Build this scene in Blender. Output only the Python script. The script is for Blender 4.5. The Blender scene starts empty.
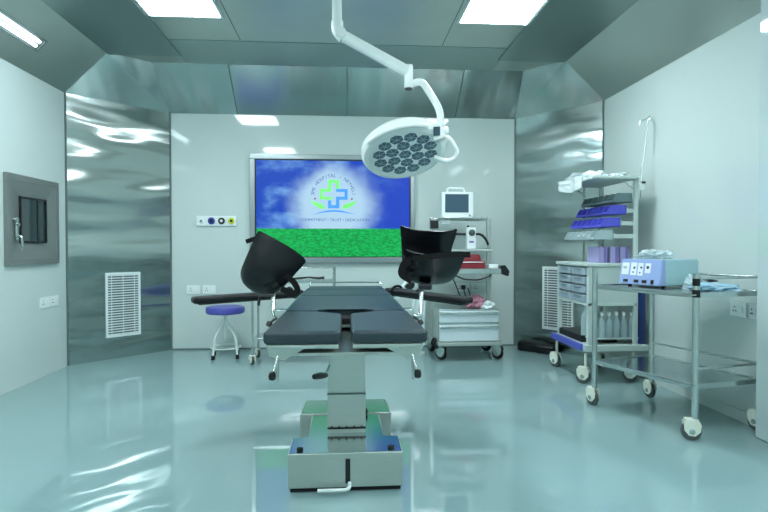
import bpy, bmesh, math, random
from mathutils import Vector, Matrix, noise
random.seed(7)
C = bpy.context.scene.collection
PI = math.pi

# ------------------------------------------------------------------ materials
def lin(c):
    return tuple(((v/255)/12.92 if v/255 <= 0.04045 else ((v/255+0.055)/1.055)**2.4) for v in c)

def mat(name, rgb, rough=0.5, metal=0.0, spec=0.5, coat=0.0, emit=None, estr=0.0, alpha=1.0,
        trans=0.0, var=0.0, vscale=8.0, vstretch=(1, 1, 1), bump=0.0, bscale=5.0, bstretch=(1, 1, 1),
        bdist=0.02, bdetail=2.0, rvar=0.0, aniso=0.0, arot=0.0, ior=1.5):
    m = bpy.data.materials.new(name); m.use_nodes = True
    nt = m.node_tree; N = nt.nodes; L = nt.links
    b = N['Principled BSDF']
    col = (*lin(rgb), 1)
    b.inputs['Base Color'].default_value = col
    b.inputs['Roughness'].default_value = rough
    b.inputs['Metallic'].default_value = metal
    b.inputs['Specular IOR Level'].default_value = spec
    b.inputs['Coat Weight'].default_value = coat
    b.inputs['Coat Roughness'].default_value = 0.05
    b.inputs['Alpha'].default_value = alpha
    b.inputs['Transmission Weight'].default_value = trans
    b.inputs['IOR'].default_value = ior
    if emit:
        b.inputs['Emission Color'].default_value = (*lin(emit), 1)
        b.inputs['Emission Strength'].default_value = estr
    if aniso:
        b.inputs['Anisotropic'].default_value = aniso
        tg = N.new('ShaderNodeTangent'); tg.direction_type = 'RADIAL'; tg.axis = 'Z'
        L.new(tg.outputs[0], b.inputs['Tangent'])
        b.inputs['Anisotropic Rotation'].default_value = arot
    tc = N.new('ShaderNodeTexCoord')
    if True:
        mp = N.new('ShaderNodeMapping'); mp.inputs['Scale'].default_value = vstretch
        L.new(tc.outputs['Object'], mp.inputs['Vector'])
        nz = N.new('ShaderNodeTexNoise'); nz.inputs['Scale'].default_value = vscale
        nz.inputs['Detail'].default_value = 4
        L.new(mp.outputs[0], nz.inputs['Vector'])
        mx = N.new('ShaderNodeMix'); mx.data_type = 'RGBA'
        v = max(var, 0.015)
        mx.inputs[6].default_value = tuple(max(0, c*(1-v)) for c in col[:3]) + (1,)
        mx.inputs[7].default_value = tuple(min(1, c*(1+v)) for c in col[:3]) + (1,)
        L.new(nz.outputs['Fac'], mx.inputs[0]); L.new(mx.outputs[2], b.inputs['Base Color'])
        if rvar:
            mr = N.new('ShaderNodeMapRange')
            mr.inputs[3].default_value = max(0.02, rough-rvar); mr.inputs[4].default_value = rough+rvar
            L.new(nz.outputs['Fac'], mr.inputs[0]); L.new(mr.outputs[0], b.inputs['Roughness'])
    if bump:
        mp2 = N.new('ShaderNodeMapping'); mp2.inputs['Scale'].default_value = bstretch
        L.new(tc.outputs['Object'], mp2.inputs['Vector'])
        nb = N.new('ShaderNodeTexNoise'); nb.inputs['Scale'].default_value = bscale
        nb.inputs['Detail'].default_value = bdetail
        L.new(mp2.outputs[0], nb.inputs['Vector'])
        bm_ = N.new('ShaderNodeBump'); bm_.inputs['Strength'].default_value = bump
        bm_.inputs['Distance'].default_value = bdist
        L.new(nb.outputs['Fac'], bm_.inputs['Height']); L.new(bm_.outputs[0], b.inputs['Normal'])
    return m

M = {}
M['wall'] = mat('wall_laminate', (196, 210, 207), rough=0.06, spec=0.55, var=0.03, vscale=0.8, bump=0.06, bscale=1.2, bdist=0.02)
M['floor'] = mat('epoxy_floor', (134, 164, 165), rough=0.022, spec=1.0, var=0.05, vscale=0.9)
M['panel'] = mat('polished_steel_panel', (168, 180, 178), rough=0.19, metal=1, var=0.05, vscale=1.5, aniso=0.9, arot=0.0, bump=1.0, bscale=1.1, bstretch=(0.5, 0.5, 1.9), bdist=0.085, bdetail=1.6)
M['cove'] = mat('cove_steel', (205, 218, 216), rough=0.22, metal=1, var=0.08, vscale=1.2, bump=0.55, bscale=1.3, bstretch=(1.8, 0.5, 0.4), bdist=0.08, bdetail=1.5)
M['cove_side'] = mat('cove_side_steel', (186, 196, 190), rough=0.3, metal=0.85, var=0.12, vscale=1.4, bump=0.5, bscale=1.2, bstretch=(0.6, 0.7, 0.6), bdist=0.05, bdetail=1.5)
M['ceil'] = mat('brushed_ceiling_steel', (190, 200, 194), rough=0.4, metal=0.8, var=0.12, vscale=1.6, vstretch=(1, 1, 1), bump=0.25, bscale=1.5, bdist=0.03)
M['ceil_dark'] = mat('ceiling_steel_dark', (160, 176, 174), rough=0.3, metal=0.9, var=0.12, vscale=1.1, bump=0.3, bscale=1.0, bdist=0.04)
M['seam'] = mat('seam_sealant', (96, 112, 112), rough=0.6)
M['steel'] = mat('stainless_steel', (196, 206, 204), rough=0.22, metal=0.95, var=0.05, vscale=20)
M['brushed'] = mat('brushed_steel', (190, 198, 192), rough=0.34, metal=0.9, var=0.08, vscale=14, vstretch=(1, 1, 12))
M['mirror'] = mat('mirror_steel', (185, 198, 200), rough=0.17, metal=1, var=0.04)
M['dsteel'] = mat('window_frame_steel', (140, 146, 144), rough=0.4, metal=0.6, var=0.08, vscale=5)
M['white'] = mat('white_paint', (214, 226, 224), rough=0.35, spec=0.5)
M['lampwhite'] = mat('lamp_white_enamel', (240, 246, 244), rough=0.2, spec=0.6)
M['cartwhite'] = mat('cart_white_plastic', (190, 206, 202), rough=0.4)
M['plate'] = mat('socket_plastic', (226, 236, 235), rough=0.3)
M['caster'] = mat('caster_white_plastic', (214, 222, 208), rough=0.35)
M['rubber'] = mat('black_rubber', (18, 20, 22), rough=0.6, spec=0.3)
M['greyrub'] = mat('grey_tyre', (70, 82, 82), rough=0.5)
M['pad'] = mat('black_upholstery', (36, 53, 60), rough=0.4, spec=0.5, bump=0.15, bscale=90, bdist=0.001)
M['pad2'] = mat('arm_board_upholstery', (14, 17, 20), rough=0.45, spec=0.35)
M['shell'] = mat('black_moulded_foam', (9, 12, 16), rough=0.27, spec=0.42, coat=0.0, bump=0.25, bscale=9, bdist=0.006)
M['strap'] = mat('black_webbing', (6, 7, 8), rough=0.7, spec=0.2)
M['purple'] = mat('stool_vinyl', (74, 78, 168), rough=0.4)
M['bluebin'] = mat('bin_blue_plastic', (84, 88, 210), rough=0.35)
M['greybin'] = mat('bin_grey_plastic', (110, 134, 138), rough=0.35)
M['clearbin'] = mat('bin_pale_plastic', (168, 190, 192), rough=0.3)
M['drawer'] = mat('drawer_smoky_plastic', (158, 176, 188), rough=0.3)
M['bumper'] = mat('deck_bumper_blue', (84, 96, 190), rough=0.4)
M['mauve'] = mat('mauve_carton', (164, 158, 206), rough=0.5)
M['mauved'] = mat('mauve_carton_band', (120, 112, 178), rough=0.5)
M['cyl'] = mat('blue_cylinder_paint', (22, 52, 118), rough=0.35)
M['red'] = mat('red_cover', (122, 20, 38), rough=0.35)
M['pinkbag'] = mat('pink_plastic_bag', (176, 120, 138), rough=0.25, var=0.5, vscale=16)
M['film'] = mat('clear_film', (206, 224, 228), rough=0.14, spec=0.7, alpha=0.55, var=0.12, vscale=25)
M['bottle'] = mat('bottle_plastic', (190, 214, 218), rough=0.15, spec=0.6, alpha=0.6)
M['bluepack'] = mat('blue_film_pack', (150, 190, 210), rough=0.2, spec=0.6, var=0.2, vscale=22)
M['esu'] = mat('generator_blue_face', (146, 168, 214), rough=0.35)
M['esubody'] = mat('generator_pale_body', (164, 202, 208), rough=0.35)
M['label'] = mat('label_white', (226, 234, 238), rough=0.4)
M['dark'] = mat('dark_plastic', (28, 34, 42), rough=0.35)
M['black'] = mat('black_plastic', (12, 14, 16), rough=0.4)
M['glassdark'] = mat('dark_window_glass', (44, 60, 64), rough=0.05, spec=0.6, coat=0.3)
M['monscreen'] = mat('monitor_glass', (56, 84, 100), rough=0.12, spec=0.6)
M['lens'] = mat('lamp_lens', (106, 130, 144), rough=0.12, spec=0.6, coat=0.3)
M['pod'] = mat('lamp_reflector', (92, 116, 130), rough=0.22, metal=0.5, var=0.6, vscale=22)
M['podlite'] = mat('lamp_reflector_rib', (200, 218, 224), rough=0.2, metal=0.4)
M['yellow'] = mat('yellow_outlet', (206, 212, 20), rough=0.4)
M['blue'] = mat('blue_outlet', (44, 66, 160), rough=0.4)
M['grille'] = mat('grille_white', (222, 234, 234), rough=0.35)
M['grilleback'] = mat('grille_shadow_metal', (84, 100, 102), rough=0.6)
M['slider'] = mat('gloss_door_laminate', (190, 206, 206), rough=0.03, spec=1.0, coat=1.0)
M['light'] = mat('panel_light', (235, 255, 252), rough=0.5, emit=(236, 248, 253), estr=47.0)
M['tube'] = mat('tube_light', (235, 255, 255), rough=0.5, emit=(222, 244, 255), estr=16.0)
M['lgreen'] = mat('logo_green', (120, 210, 110), rough=0.5, emit=(96, 204, 96), estr=0.62)
M['lblue'] = mat('logo_blue', (70, 140, 210), rough=0.5, emit=(40, 124, 206), estr=0.62)
M['ltext'] = mat('logo_text', (40, 60, 120), rough=0.5, emit=(60, 84, 160), estr=0.6)
M['ldot'] = mat('logo_dot', (120, 60, 70), rough=0.5, emit=(120, 60, 80), estr=0.7)
M['sheet'] = mat('white_wrapping', (216, 230, 230), rough=0.25, var=0.15, vscale=18)
M['drawerfront'] = mat('pale_drawer_front', (206, 220, 224), rough=0.3, metal=0.35)
M['framesteel'] = mat('display_frame_steel', (150, 162, 164), rough=0.32, metal=0.9)
M['hose'] = mat('white_hose', (206, 222, 222), rough=0.3)

# the picture shown on the wall display: blue sky, soft white glow, clouds, green lawn
def screen_material():
    m = bpy.data.materials.new('display_picture'); m.use_nodes = True
    nt = m.node_tree; N = nt.nodes; L = nt.links
    b = N['Principled BSDF']
    tc = N.new('ShaderNodeTexCoord'); sp = N.new('ShaderNodeSeparateXYZ')
    L.new(tc.outputs['Object'], sp.inputs[0])
    def math_(op, a, b_=None, c=None):
        n = N.new('ShaderNodeMath'); n.operation = op
        for i, v in enumerate((a, b_, c)):
            if v is None: continue
            if isinstance(v, (int, float)): n.inputs[i].default_value = v
            else: L.new(v, n.inputs[i])
        return n.outputs[0]
    def mix(f, a, b_):
        n = N.new('ShaderNodeMix'); n.data_type = 'RGBA'
        if isinstance(f, float): n.inputs[0].default_value = f
        else: L.new(f, n.inputs[0])
        for i, v in ((6, a), (7, b_)):
            if isinstance(v, tuple): n.inputs[i].default_value = (*lin(v), 1)
            else: L.new(v, n.inputs[i])
        return n.outputs[2]
    def noise_(scale, stretch, detail=4):
        mp = N.new('ShaderNodeMapping'); mp.inputs['Scale'].default_value = stretch
        L.new(tc.outputs['Object'], mp.inputs['Vector'])
        n = N.new('ShaderNodeTexNoise'); n.inputs['Scale'].default_value = scale; n.inputs['Detail'].default_value = detail
        L.new(mp.outputs[0], n.inputs['Vector']); return n.outputs['Fac']
    def ramp(v, lo, hi):
        n = N.new('ShaderNodeMapRange'); n.interpolation_type = 'SMOOTHSTEP'
        L.new(v, n.inputs[0]); n.inputs[1].default_value = lo; n.inputs[2].default_value = hi
        return n.outputs[0]
    x, z = sp.outputs['X'], sp.outputs['Z']
    dx = math_('DIVIDE', math_('SUBTRACT', x, -0.137), 0.62)
    dz = math_('DIVIDE', math_('SUBTRACT', z, 1.66), 0.60)
    r = math_('SQRT', math_('ADD', math_('MULTIPLY', dx, dx), math_('MULTIPLY', dz, dz)))
    r2 = math_('ADD', r, math_('MULTIPLY', math_('SUBTRACT', noise_(3.0, (1, 1, 1)), 0.5), 0.5))
    glow = ramp(r2, 1.0, 0.50)
    n1 = noise_(2.6, (1, 1, 1.8), 6)
    sky = mix(ramp(n1, 0.46, 0.74), (20, 72, 190), (112, 168, 232))
    sky = mix(ramp(math_('ADD', dx, noise_(1.5, (1, 1, 1))), 0.4, 2.0), sky, (26, 66, 196))
    sky = mix(glow, sky, (178, 216, 242))
    gz = noise_(26, (1, 1, 2.2), 5)
    grass = mix(ramp(gz, 0.3, 0.7), (0, 140, 66), (14, 196, 92))
    top = ramp(z, 1.398, 1.408)
    col = mix(top, grass, sky)
    L.new(col, b.inputs['Emission Color']); b.inputs['Emission Strength'].default_value = 1.0
    b.inputs['Base Color'].default_value = (0.01, 0.01, 0.01, 1); b.inputs['Roughness'].default_value = 0.35; b.inputs['Specular IOR Level'].default_value = 0.15
    return m
M['display'] = screen_material()

# ------------------------------------------------------------------ mesh helper
class MB:
    def __init__(s): s.bm = bmesh.new()
    def box(s, c, d, rz=0, b=0.0, seg=2, rot=None):
        t = bmesh.new(); bmesh.ops.create_cube(t, size=1)
        bmesh.ops.scale(t, vec=Vector(d), verts=t.verts)
        if b: bmesh.ops.bevel(t, geom=t.edges[:], offset=b, segments=seg, affect='EDGES', profile=0.5)
        R = rot if rot is not None else Matrix.Rotation(rz, 4, 'Z')
        bmesh.ops.transform(t, matrix=Matrix.Translation(Vector(c)) @ R, verts=t.verts)
        s._add(t); return s
    def _add(s, t):
        me = bpy.data.meshes.new('tmp'); t.to_mesh(me); t.free(); s.bm.from_mesh(me); bpy.data.meshes.remove(me)
    def cyl(s, p0, p1, r0, r1=None, n=20, cap=True):
        r1 = r0 if r1 is None else r1
        p0, p1 = Vector(p0), Vector(p1); d = p1-p0
        q = d.to_track_quat('Z', 'Y').to_matrix().to_4x4()
        t = bmesh.new()
        bmesh.ops.create_cone(t, cap_ends=cap, segments=n, radius1=r0, radius2=r1, depth=d.length)
        bmesh.ops.transform(t, matrix=Matrix.Translation((p0+p1)/2) @ q, verts=t.verts)
        s._add(t); return s
    def tube(s, pts, r, n=12, sub=0):
        pts = [Vector(p) for p in pts]
        if sub:                                   # round the corners
            out = [pts[0]]
            for i in range(1, len(pts)-1):
                a, b_, c = pts[i-1], pts[i], pts[i+1]
                k = min((a-b_).length, (c-b_).length)*0.45
                p = b_+(a-b_).normalized()*k; q = b_+(c-b_).normalized()*k
                for j in range(sub+1):
                    u = j/sub; out.append(p*(1-u)**2+b_*2*u*(1-u)+q*u*u)
            out.append(pts[-1]); pts = out
        rings = []; prev = None
        rr = r if isinstance(r, (list, tuple)) else None
        for i, p in enumerate(pts):
            t = (pts[min(i+1, len(pts)-1)]-pts[max(i-1, 0)]).normalized()
            if prev is None:
                a = Vector((0, 0, 1)) if abs(t.z) < 0.9 else Vector((1, 0, 0))
                u = t.cross(a).normalized()
            else:
                u = (prev-t*prev.dot(t)).normalized()
            prev = u; v = t.cross(u)
            rad = rr[i] if rr else r
            rings.append([s.bm.verts.new(p+(u*math.cos(2*PI*k/n)+v*math.sin(2*PI*k/n))*rad) for k in range(n)])
        for a, b_ in zip(rings, rings[1:]):
            for k in range(n): s.bm.faces.new((a[k], a[(k+1) % n], b_[(k+1) % n], b_[k]))
        s.bm.faces.new(rings[0][::-1]); s.bm.faces.new(rings[-1]); return s
    def lathe(s, prof, c=(0, 0, 0), n=32, mtx=None):
        mtx = mtx or Matrix.Translation(Vector(c)); rings = []
        for r, z in prof:
            rings.append([s.bm.verts.new(mtx @ Vector((max(r, 1e-4)*math.cos(2*PI*k/n), max(r, 1e-4)*math.sin(2*PI*k/n), z))) for k in range(n)])
        for a, b_ in zip(rings, rings[1:]):
            for k in range(n): s.bm.faces.new((a[k], a[(k+1) % n], b_[(k+1) % n], b_[k]))
        s.bm.faces.new(rings[0][::-1]); s.bm.faces.new(rings[-1]); return s
    def prism(s, lo, hi):                        # two matching loops of 3-D points
        a = [s.bm.verts.new(Vector(p)) for p in lo]; b_ = [s.bm.verts.new(Vector(p)) for p in hi]
        n = len(a)
        s.bm.faces.new(a[::-1]); s.bm.faces.new(b_)
        for k in range(n): s.bm.faces.new((a[k], a[(k+1) % n], b_[(k+1) % n], b_[k]))
        return s
    def plan(s, poly, z0, z1, b=0.0, inset=0.0):  # extruded plan polygon
        t = MB(); cx = sum(p[0] for p in poly)/len(poly); cy = sum(p[1] for p in poly)/len(poly)
        t.prism([(x, y, z0) for x, y in poly], [(x+(cx-x)*inset, y+(cy-y)*inset, z1) for x, y in poly])
        if b: bmesh.ops.bevel(t.bm, geom=t.bm.edges[:], offset=b, segments=3, affect='EDGES', profile=0.5)
        s._add(t.bm); return s
    def grid(s, f, nu, nv, thick=0.0):
        vs = [[s.bm.verts.new(Vector(f(i/nu, j/nv))) for j in range(nv+1)] for i in range(nu+1)]
        for i in range(nu):
            for j in range(nv): s.bm.faces.new((vs[i][j], vs[i+1][j], vs[i+1][j+1], vs[i][j+1]))
        return s
    def build(s, name, m, parent=None, smooth=True, thick=0.0, recalc=True):
        if thick:
            bmesh.ops.recalc_face_normals(s.bm, faces=s.bm.faces)
            bmesh.ops.solidify(s.bm, geom=s.bm.faces[:], thickness=thick)
        if recalc: bmesh.ops.recalc_face_normals(s.bm, faces=s.bm.faces)
        me = bpy.data.meshes.new(name); s.bm.to_mesh(me); s.bm.free()
        me.materials.append(m)
        if smooth:
            me.shade_smooth(); me.set_sharp_from_angle(angle=math.radians(38))
        o = bpy.data.objects.new(name, me); C.objects.link(o)
        if smooth:
            wn = o.modifiers.new('weighted_normal', 'WEIGHTED_NORMAL'); wn.keep_sharp = True; wn.weight = 90
        if parent is not None: adopt(o, parent)
        return o

def wmat(o):
    m = o.matrix_parent_inverse @ o.matrix_basis if o.parent else o.matrix_basis
    return (wmat(o.parent) @ m) if o.parent else m.copy()
def adopt(o, parent):
    o.parent = parent; o.matrix_parent_inverse = wmat(parent).inverted()
def thing(name, label, cat, loc=(0, 0, 0), group=None):
    o = bpy.data.objects.new(name, None); C.objects.link(o); o.location = loc; o.empty_display_size = 0.1
    return tag(o, label, cat, group)
def tag(o, label, cat, group=None):
    o['label'] = label; o['category'] = cat
    if group: o['group'] = group
    return o
def struct(o): o['kind'] = 'structure'; return o
def node(name, parent, loc):                     # an empty standing for a part with sub-parts
    o = bpy.data.objects.new(name, None); C.objects.link(o); o.empty_display_size = 0.05
    o.location = loc; adopt(o, parent); return o
def dup(root, delta, label=None, rz=0, parent=None):
    r = root.copy(); C.objects.link(r); r.location = Vector(root.location)+Vector(delta)
    r.rotation_euler = (0, 0, root.rotation_euler[2]+rz)
    if label: r['label'] = label
    for ch in list(root.children):
        c = ch.copy(); C.objects.link(c); c.parent = r; c.matrix_parent_inverse = ch.matrix_parent_inverse.copy()
        for g in ch.children:
            d = g.copy(); C.objects.link(d); d.parent = c; d.matrix_parent_inverse = g.matrix_parent_inverse.copy()
    return r

# ------------------------------------------------------------------ room shell
YR = 5.5
XL, XR, YB, YF, ZW, ZC = -2.78, 2.70, 6.37, -2.2, 2.72, 3.13
struct(MB().box(((XL+XR)/2, (YB+YF)/2, -0.05), (XR-XL+0.4, YB-YF+0.4, 0.1)).build('floor', M['floor'], smooth=False))
struct(MB().box((XL-0.05, (5.6+YF)/2, ZW/2), (0.1, 5.6-YF, ZW)).build('wall_left', M['wall'], smooth=False))
struct(MB().box((XR+0.05, (YR+YF)/2, ZW/2), (0.1, YR-YF, ZW)).build('wall_right', M['wall'], smooth=False))
struct(MB().box((0.015, YB+0.05, ZW/2), (4.03, 0.1, ZW)).build('wall_back', M['wall'], smooth=False))
struct(MB().box(((XL+XR)/2, YF-0.05, ZW/2), (XR-XL, 0.1, ZW)).build('wall_front', M['wall'], smooth=False))
def slab(pts, n, t=0.04):
    n = Vector(n).normalized()*t
    return [Vector(p) for p in pts], [Vector(p)+n for p in pts]
lo, hi = slab([(XL, 5.6, 0), (-2.0, YB, 0), (-2.0, YB, ZW), (XL, 5.6, ZW)], (-1, 1, 0), 0.05)
struct(MB().prism(lo, hi).build('wall_corner_left', M['panel'], smooth=False))
lo, hi = slab([(XR, YR, 0), (2.03, YB, 0), (2.03, YB, ZW), (XR, YR, ZW)], (1, 1, 0), 0.05)
struct(MB().prism(lo, hi).build('wall_corner_right', M['panel'], smooth=False))
# panel joint trims
for i, (x, y) in enumerate(((XL+0.006, 5.598), (-2.0, YB-0.005), (2.03, YB-0.005), (XR-0.006, YR-0.002))):
    struct(MB().box((x, y, ZW/2), (0.018, 0.014, ZW)).build('trim_%d' % (i+1), M['seam']))
# coves: the sloping ring between walls and ceiling
def cove(name, pts, n, m):
    a, b = slab(pts, n, 0.04)
    return struct(MB().prism(a, b).build(name, m, smooth=False))
cove('ceiling_cove_left', [(XL, YF, ZW), (XL, 5.6, ZW), (-2.36, 5.6, ZC), (-2.36, YF, ZC)], (-1, 0, 1), M['cove_side'])
cove('ceiling_cove_right', [(XR, YF, ZW), (XR, YR, ZW), (2.28, YR, ZC), (2.28, YF, ZC)], (1, 0, 1), M['cove_side'])
cove('ceiling_cove_back', [(-2.0, YB, ZW), (2.03, YB, ZW), (1.96, 5.87, ZC), (-2.03, 5.87, ZC)], (0, 1, 1), M['cove'])
cove('ceiling_cove_corner_left', [(XL, 5.6, ZW), (-2.0, YB, ZW), (-2.03, 5.87, ZC), (-2.36, 5.6, ZC)], (-1, 1, 1), M['cove'])
cove('ceiling_cove_corner_right', [(XR, YR, ZW), (2.03, YB, ZW), (1.96, 5.87, ZC), (2.28, YR, ZC)], (1, 1, 1), M['cove'])
struct(MB().box(((XL+XR)/2, YF-0.05, ZC-0.205), (XR-XL, 0.1, 0.41)).build('wall_front_upper', M['cove_side'], smooth=False))
struct(MB().plan([(-2.36, YF), (2.28, YF), (2.28, YR), (1.96, 5.87), (-2.03, 5.87), (-2.36, 5.6)], ZC, ZC+0.05).build('ceiling', M['ceil'], smooth=False))
struct(MB().box((-2.0, (5.6+YF)/2, ZC-0.012), (0.71, 5.6-YF, 0.024)).build('ceiling_duct_left', M['ceil_dark'], smooth=False))
struct(MB().box((1.925, (YR+YF)/2, ZC-0.012), (0.70, YR-YF, 0.024)).build('ceiling_duct_right', M['ceil_dark'], smooth=False))
struct(MB().box((-0.03, 5.53, ZC-0.004), (3.28, 0.66, 0.008)).build('ceiling_strip_back', M['ceil_dark'], smooth=False))
mb = MB()
for x in (-0.98, 0.93): mb.box((x, 1.5, ZC-0.002), (0.006, 7.35, 0.004))
for k in range(6): mb.box((-0.03, 4.10-1.2*k, ZC-0.002), (3.2, 0.006, 0.004))
struct(mb.build('ceiling_seam', M['seam'], smooth=False))
mb = MB()
for x in (-1.24, 0.02, 1.3): 
    mb.prism([(x-.005, YB-.006, ZW), (x+.005, YB-.006, ZW), (x+.005, 5.868, ZC-.008), (x-.005, 5.868, ZC-.008)],
             [(x-.005, YB, ZW), (x+.005, YB, ZW), (x+.005, 5.872, ZC), (x-.005, 5.872, ZC)])
struct(mb.build('ceiling_cove_seam', M['seam'], smooth=False))
# skirting and the sliding door leaf at the right
struct(MB().box((XR-0.006, 3.9, 0.04), (0.012, 3.4, 0.08), b=0.003).build('baseboard_right', M['wall']))
struct(MB().box((XL+0.004, 3.3, 0.006), (0.008, 4.5, 0.012)).build('baseboard_left', M['wall']))
struct(MB().box((0.015, YB-0.003, 0.008), (4.03, 0.006, 0.016)).build('baseboard_back', M['seam']))
struct(MB().box(((2.56+XR)/2, 2.04, ZW/2), (XR-2.56, 2.3, ZW-0.01), b=0.004).build('door_1', M['slider']))

# ceiling lights
def panel_light(x, y, label):
    t = thing('ceiling_light', label, 'ceiling light', (x, y, ZC), 'square panel lights in the ceiling')
    f = MB()
    for sx in (-1, 1): f.box((x+sx*0.3, y, ZC-0.008), (0.022, 0.622, 0.016))
    for sy in (-1, 1): f.box((x, y+sy*0.3, ZC-0.008), (0.578, 0.022, 0.016))
    f.build('frame', M['white'], t, smooth=False)
    MB().box((x, y, ZC-0.007), (0.578, 0.578, 0.010)).build('diffuser', M['light'], t, smooth=False)
panel_light(-1.33, 4.36, 'square lit ceiling panel light at the upper left of the room')
panel_light(1.27, 4.32, 'square lit ceiling panel light at the upper right of the room')
for k, y in enumerate((1.70, -1.0)):
    panel_light(-1.33, y, 'square lit ceiling panel on the left, %s' % ('above the camera', 'behind the camera')[k])
    panel_light(1.27, y, 'square lit ceiling panel on the right, %s' % ('above the camera', 'behind the camera')[k])
def cove_light(side, y0, y1, label):
    if side < 0: a, b = Vector((XL, 0, ZW)), Vector((-2.36, 0, ZC))
    else: a, b = Vector((XR, 0, ZW)), Vector((2.28, 0, ZC))
    d = (b-a).normalized(); n = Vector((-d.z*side*-1, 0, 0)); n = Vector((-side*d.z*1.0, 0, -abs(d.x)*1.0)).normalized()
    c = a+(b-a)*0.46; yc = (y0+y1)/2; ang = math.atan2(d.z, d.x)
    rot = Matrix.Rotation(-ang, 4, 'Y')
    t = thing('cove_light', label, 'wall light', (c.x, yc, c.z), 'tube lights in the sloping cove')
    ln = y1-y0; p = c+n*0.004
    f = MB()
    for s_ in (-1, 1):
        f.box((p+d*0.058*s_)+Vector((0, yc, 0)), (0.014, ln, 0.014), rot=rot)
        f.box(p+Vector((0, yc+s_*ln/2, 0)), (0.130, 0.018, 0.014), rot=rot)
    f.build('frame', M['dsteel'], t)
    MB().box(p+Vector((0, yc, 0)), (0.105, ln-0.02, 0.004), rot=rot).build('reflector', M['mirror'], t)
    for s_ in (-1, 1):
        e = p+d*0.022*s_+n*0.012
        MB().cyl(e+Vector((0, y0+0.05, 0)), e+Vector((0, y1-0.07, 0)), 0.012, n=14).build('tube', M['tube'], t)
cove_light(-1, 3.63, 4.83, 'recessed tube light in the sloping steel cove above the left wall')
cove_light(1, 0.1, 1.3, 'recessed tube light in the right cove near the camera')

# ------------------------------------------------------------------ wall display
t = thing('wall_display', 'large lit wall screen in a steel frame showing a hospital logo over grass', 'screen', (-0.145, YB-0.02, 1.0))
x0, x1, z0, z1 = -1.103, 0.812, 1.0, 2.262
f = MB()
for (a, b, c, d) in ((x0, x1, z1-0.058, z1), (x0, x1, z0, z0+0.066), (x0, x0+0.062, z0+0.066, z1-0.058), (x1-0.048, x1, z0+0.066, z1-0.058)):
    f.box(((a+b)/2, YB-0.026, (c+d)/2), (b-a, 0.052, d-c), b=0.006)
f.build('frame', M['framesteel'], t)
f = MB()
for (a, b, c, d) in ((-1.041, 0.764, 2.192, 2.206), (-1.041, 0.764, 1.064, 1.076), (-1.041, -1.028, 1.07, 2.2), (0.751, 0.764, 1.07, 2.2)):
    f.box(((a+b)/2, YB-0.038, (c+d)/2), (b-a, 0.01, d-c))
f.build('bezel', M['black'], t)
scr = MB().box((-0.1385, YB-0.028, 1.634), (1.785, 0.012, 1.12)).build('screen', M['display'], t, smooth=False)
U = 0.1367/83.9; LX, LZ = -0.137, 1.804; LY = YB-0.0365
def L2(px, py): return (LX+(px-245)*U, LZ-(py-217)*U)
def rects(rs, name, m):
    b = MB()
    for (xa, ya, xb, yb) in rs:
        p, q = L2(xa, ya), L2(xb, yb)
        b.box(((p[0]+q[0])/2, LY, (p[1]+q[1])/2), (q[0]-p[0], 0.003, p[1]-q[1]))
    return b.build(name, m, scr, smooth=False)
rects([(205, 115, 228, 200), (228, 115, 262, 138), (262, 115, 284, 180), (145, 178, 205, 200), (145, 200, 168, 235), (145, 235, 230, 256)], 'logo_cross', M['lgreen'])
rects([(262, 180, 345, 200), (323, 200, 345, 235), (285, 235, 345, 256), (262, 235, 285, 295), (205, 295, 285, 318), (205, 262, 228, 295)], 'logo_cross', M['lblue'])
def flat(poly, name, m):
    P = [L2(*p) for p in poly]
    return MB().prism([(x, LY-0.0015, z) for x, z in P], [(x, LY+0.0015, z) for x, z in P]).build(name, m, scr, smooth=False)
hand = [(76, 250), (92, 268), (120, 276), (155, 284), (178, 300), (184, 322), (150, 320), (118, 304), (92, 284)]
flat(hand, 'logo_hand', M['lgreen']); flat([(490-x, y) for x, y in hand], 'logo_hand', M['lgreen'])
arc = [(90+315*i/20, 368-38*math.sin(PI*i/20)**0.9 if 0 < i < 20 else 368) for i in range(21)]
flat(arc+[(x, y+13*math.sin(PI*i/20)) for i, (x, y) in reversed(list(enumerate(arc)))][1:-1], 'logo_arc', M['lblue'])
for cx in (112, 375):
    flat([(cx+7*math.cos(a*PI/6), 250+7*math.sin(a*PI/6)) for a in range(12)], 'logo_dot', M['ldot'])
def letters(items, name, m, parent, y, fly):
    """items: (text, x, z, angle, size)"""
    bm = bmesh.new()
    for (tx, x, z, ang, size) in items:
        cu = bpy.data.curves.new('t', 'FONT'); cu.body = tx; cu.size = size; cu.align_x = 'CENTER'; cu.align_y = 'CENTER'
        cu.extrude = 0.0006; cu.resolution_u = 3
        ob = bpy.data.objects.new('t', cu); C.objects.link(ob)
        dg = bpy.context.evaluated_depsgraph_get()
        me = bpy.data.meshes.new_from_object(ob.evaluated_get(dg))
        me.transform(fly(x, y, z, ang)); bm.from_mesh(me)
        bpy.data.objects.remove(ob); bpy.data.curves.remove(cu); bpy.data.meshes.remove(me)
    me = bpy.data.meshes.new(name); bm.to_mesh(me); bm.free(); me.materials.append(m)
    o = bpy.data.objects.new(name, me); C.objects.link(o); adopt(o, parent); return o
def face_front(x, y, z, ang):
    return Matrix.Translation((x, y, z)) @ Matrix.Rotation(ang, 4, 'Y') @ Matrix.Rotation(PI/2, 4, 'X')
txt = 'SMS HOSPITAL - NEYVELI'
its = []
for i, ch in enumerate(txt):
    if ch == ' ': continue
    a = math.radians(176-172*i/(len(txt)-1))
    px, py = 243+146*math.cos(a), 226-140*math.sin(a)
    x, z = L2(px, py); its.append((ch, x, z, PI/2-a, 0.056))
o_ = 0
for wd in txt.split(' '):
    letters(its[o_:o_+len(wd)], 'logo_word', M['ltext'], scr, LY, face_front); o_ += len(wd)
x, z = L2(252, 402)
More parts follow.
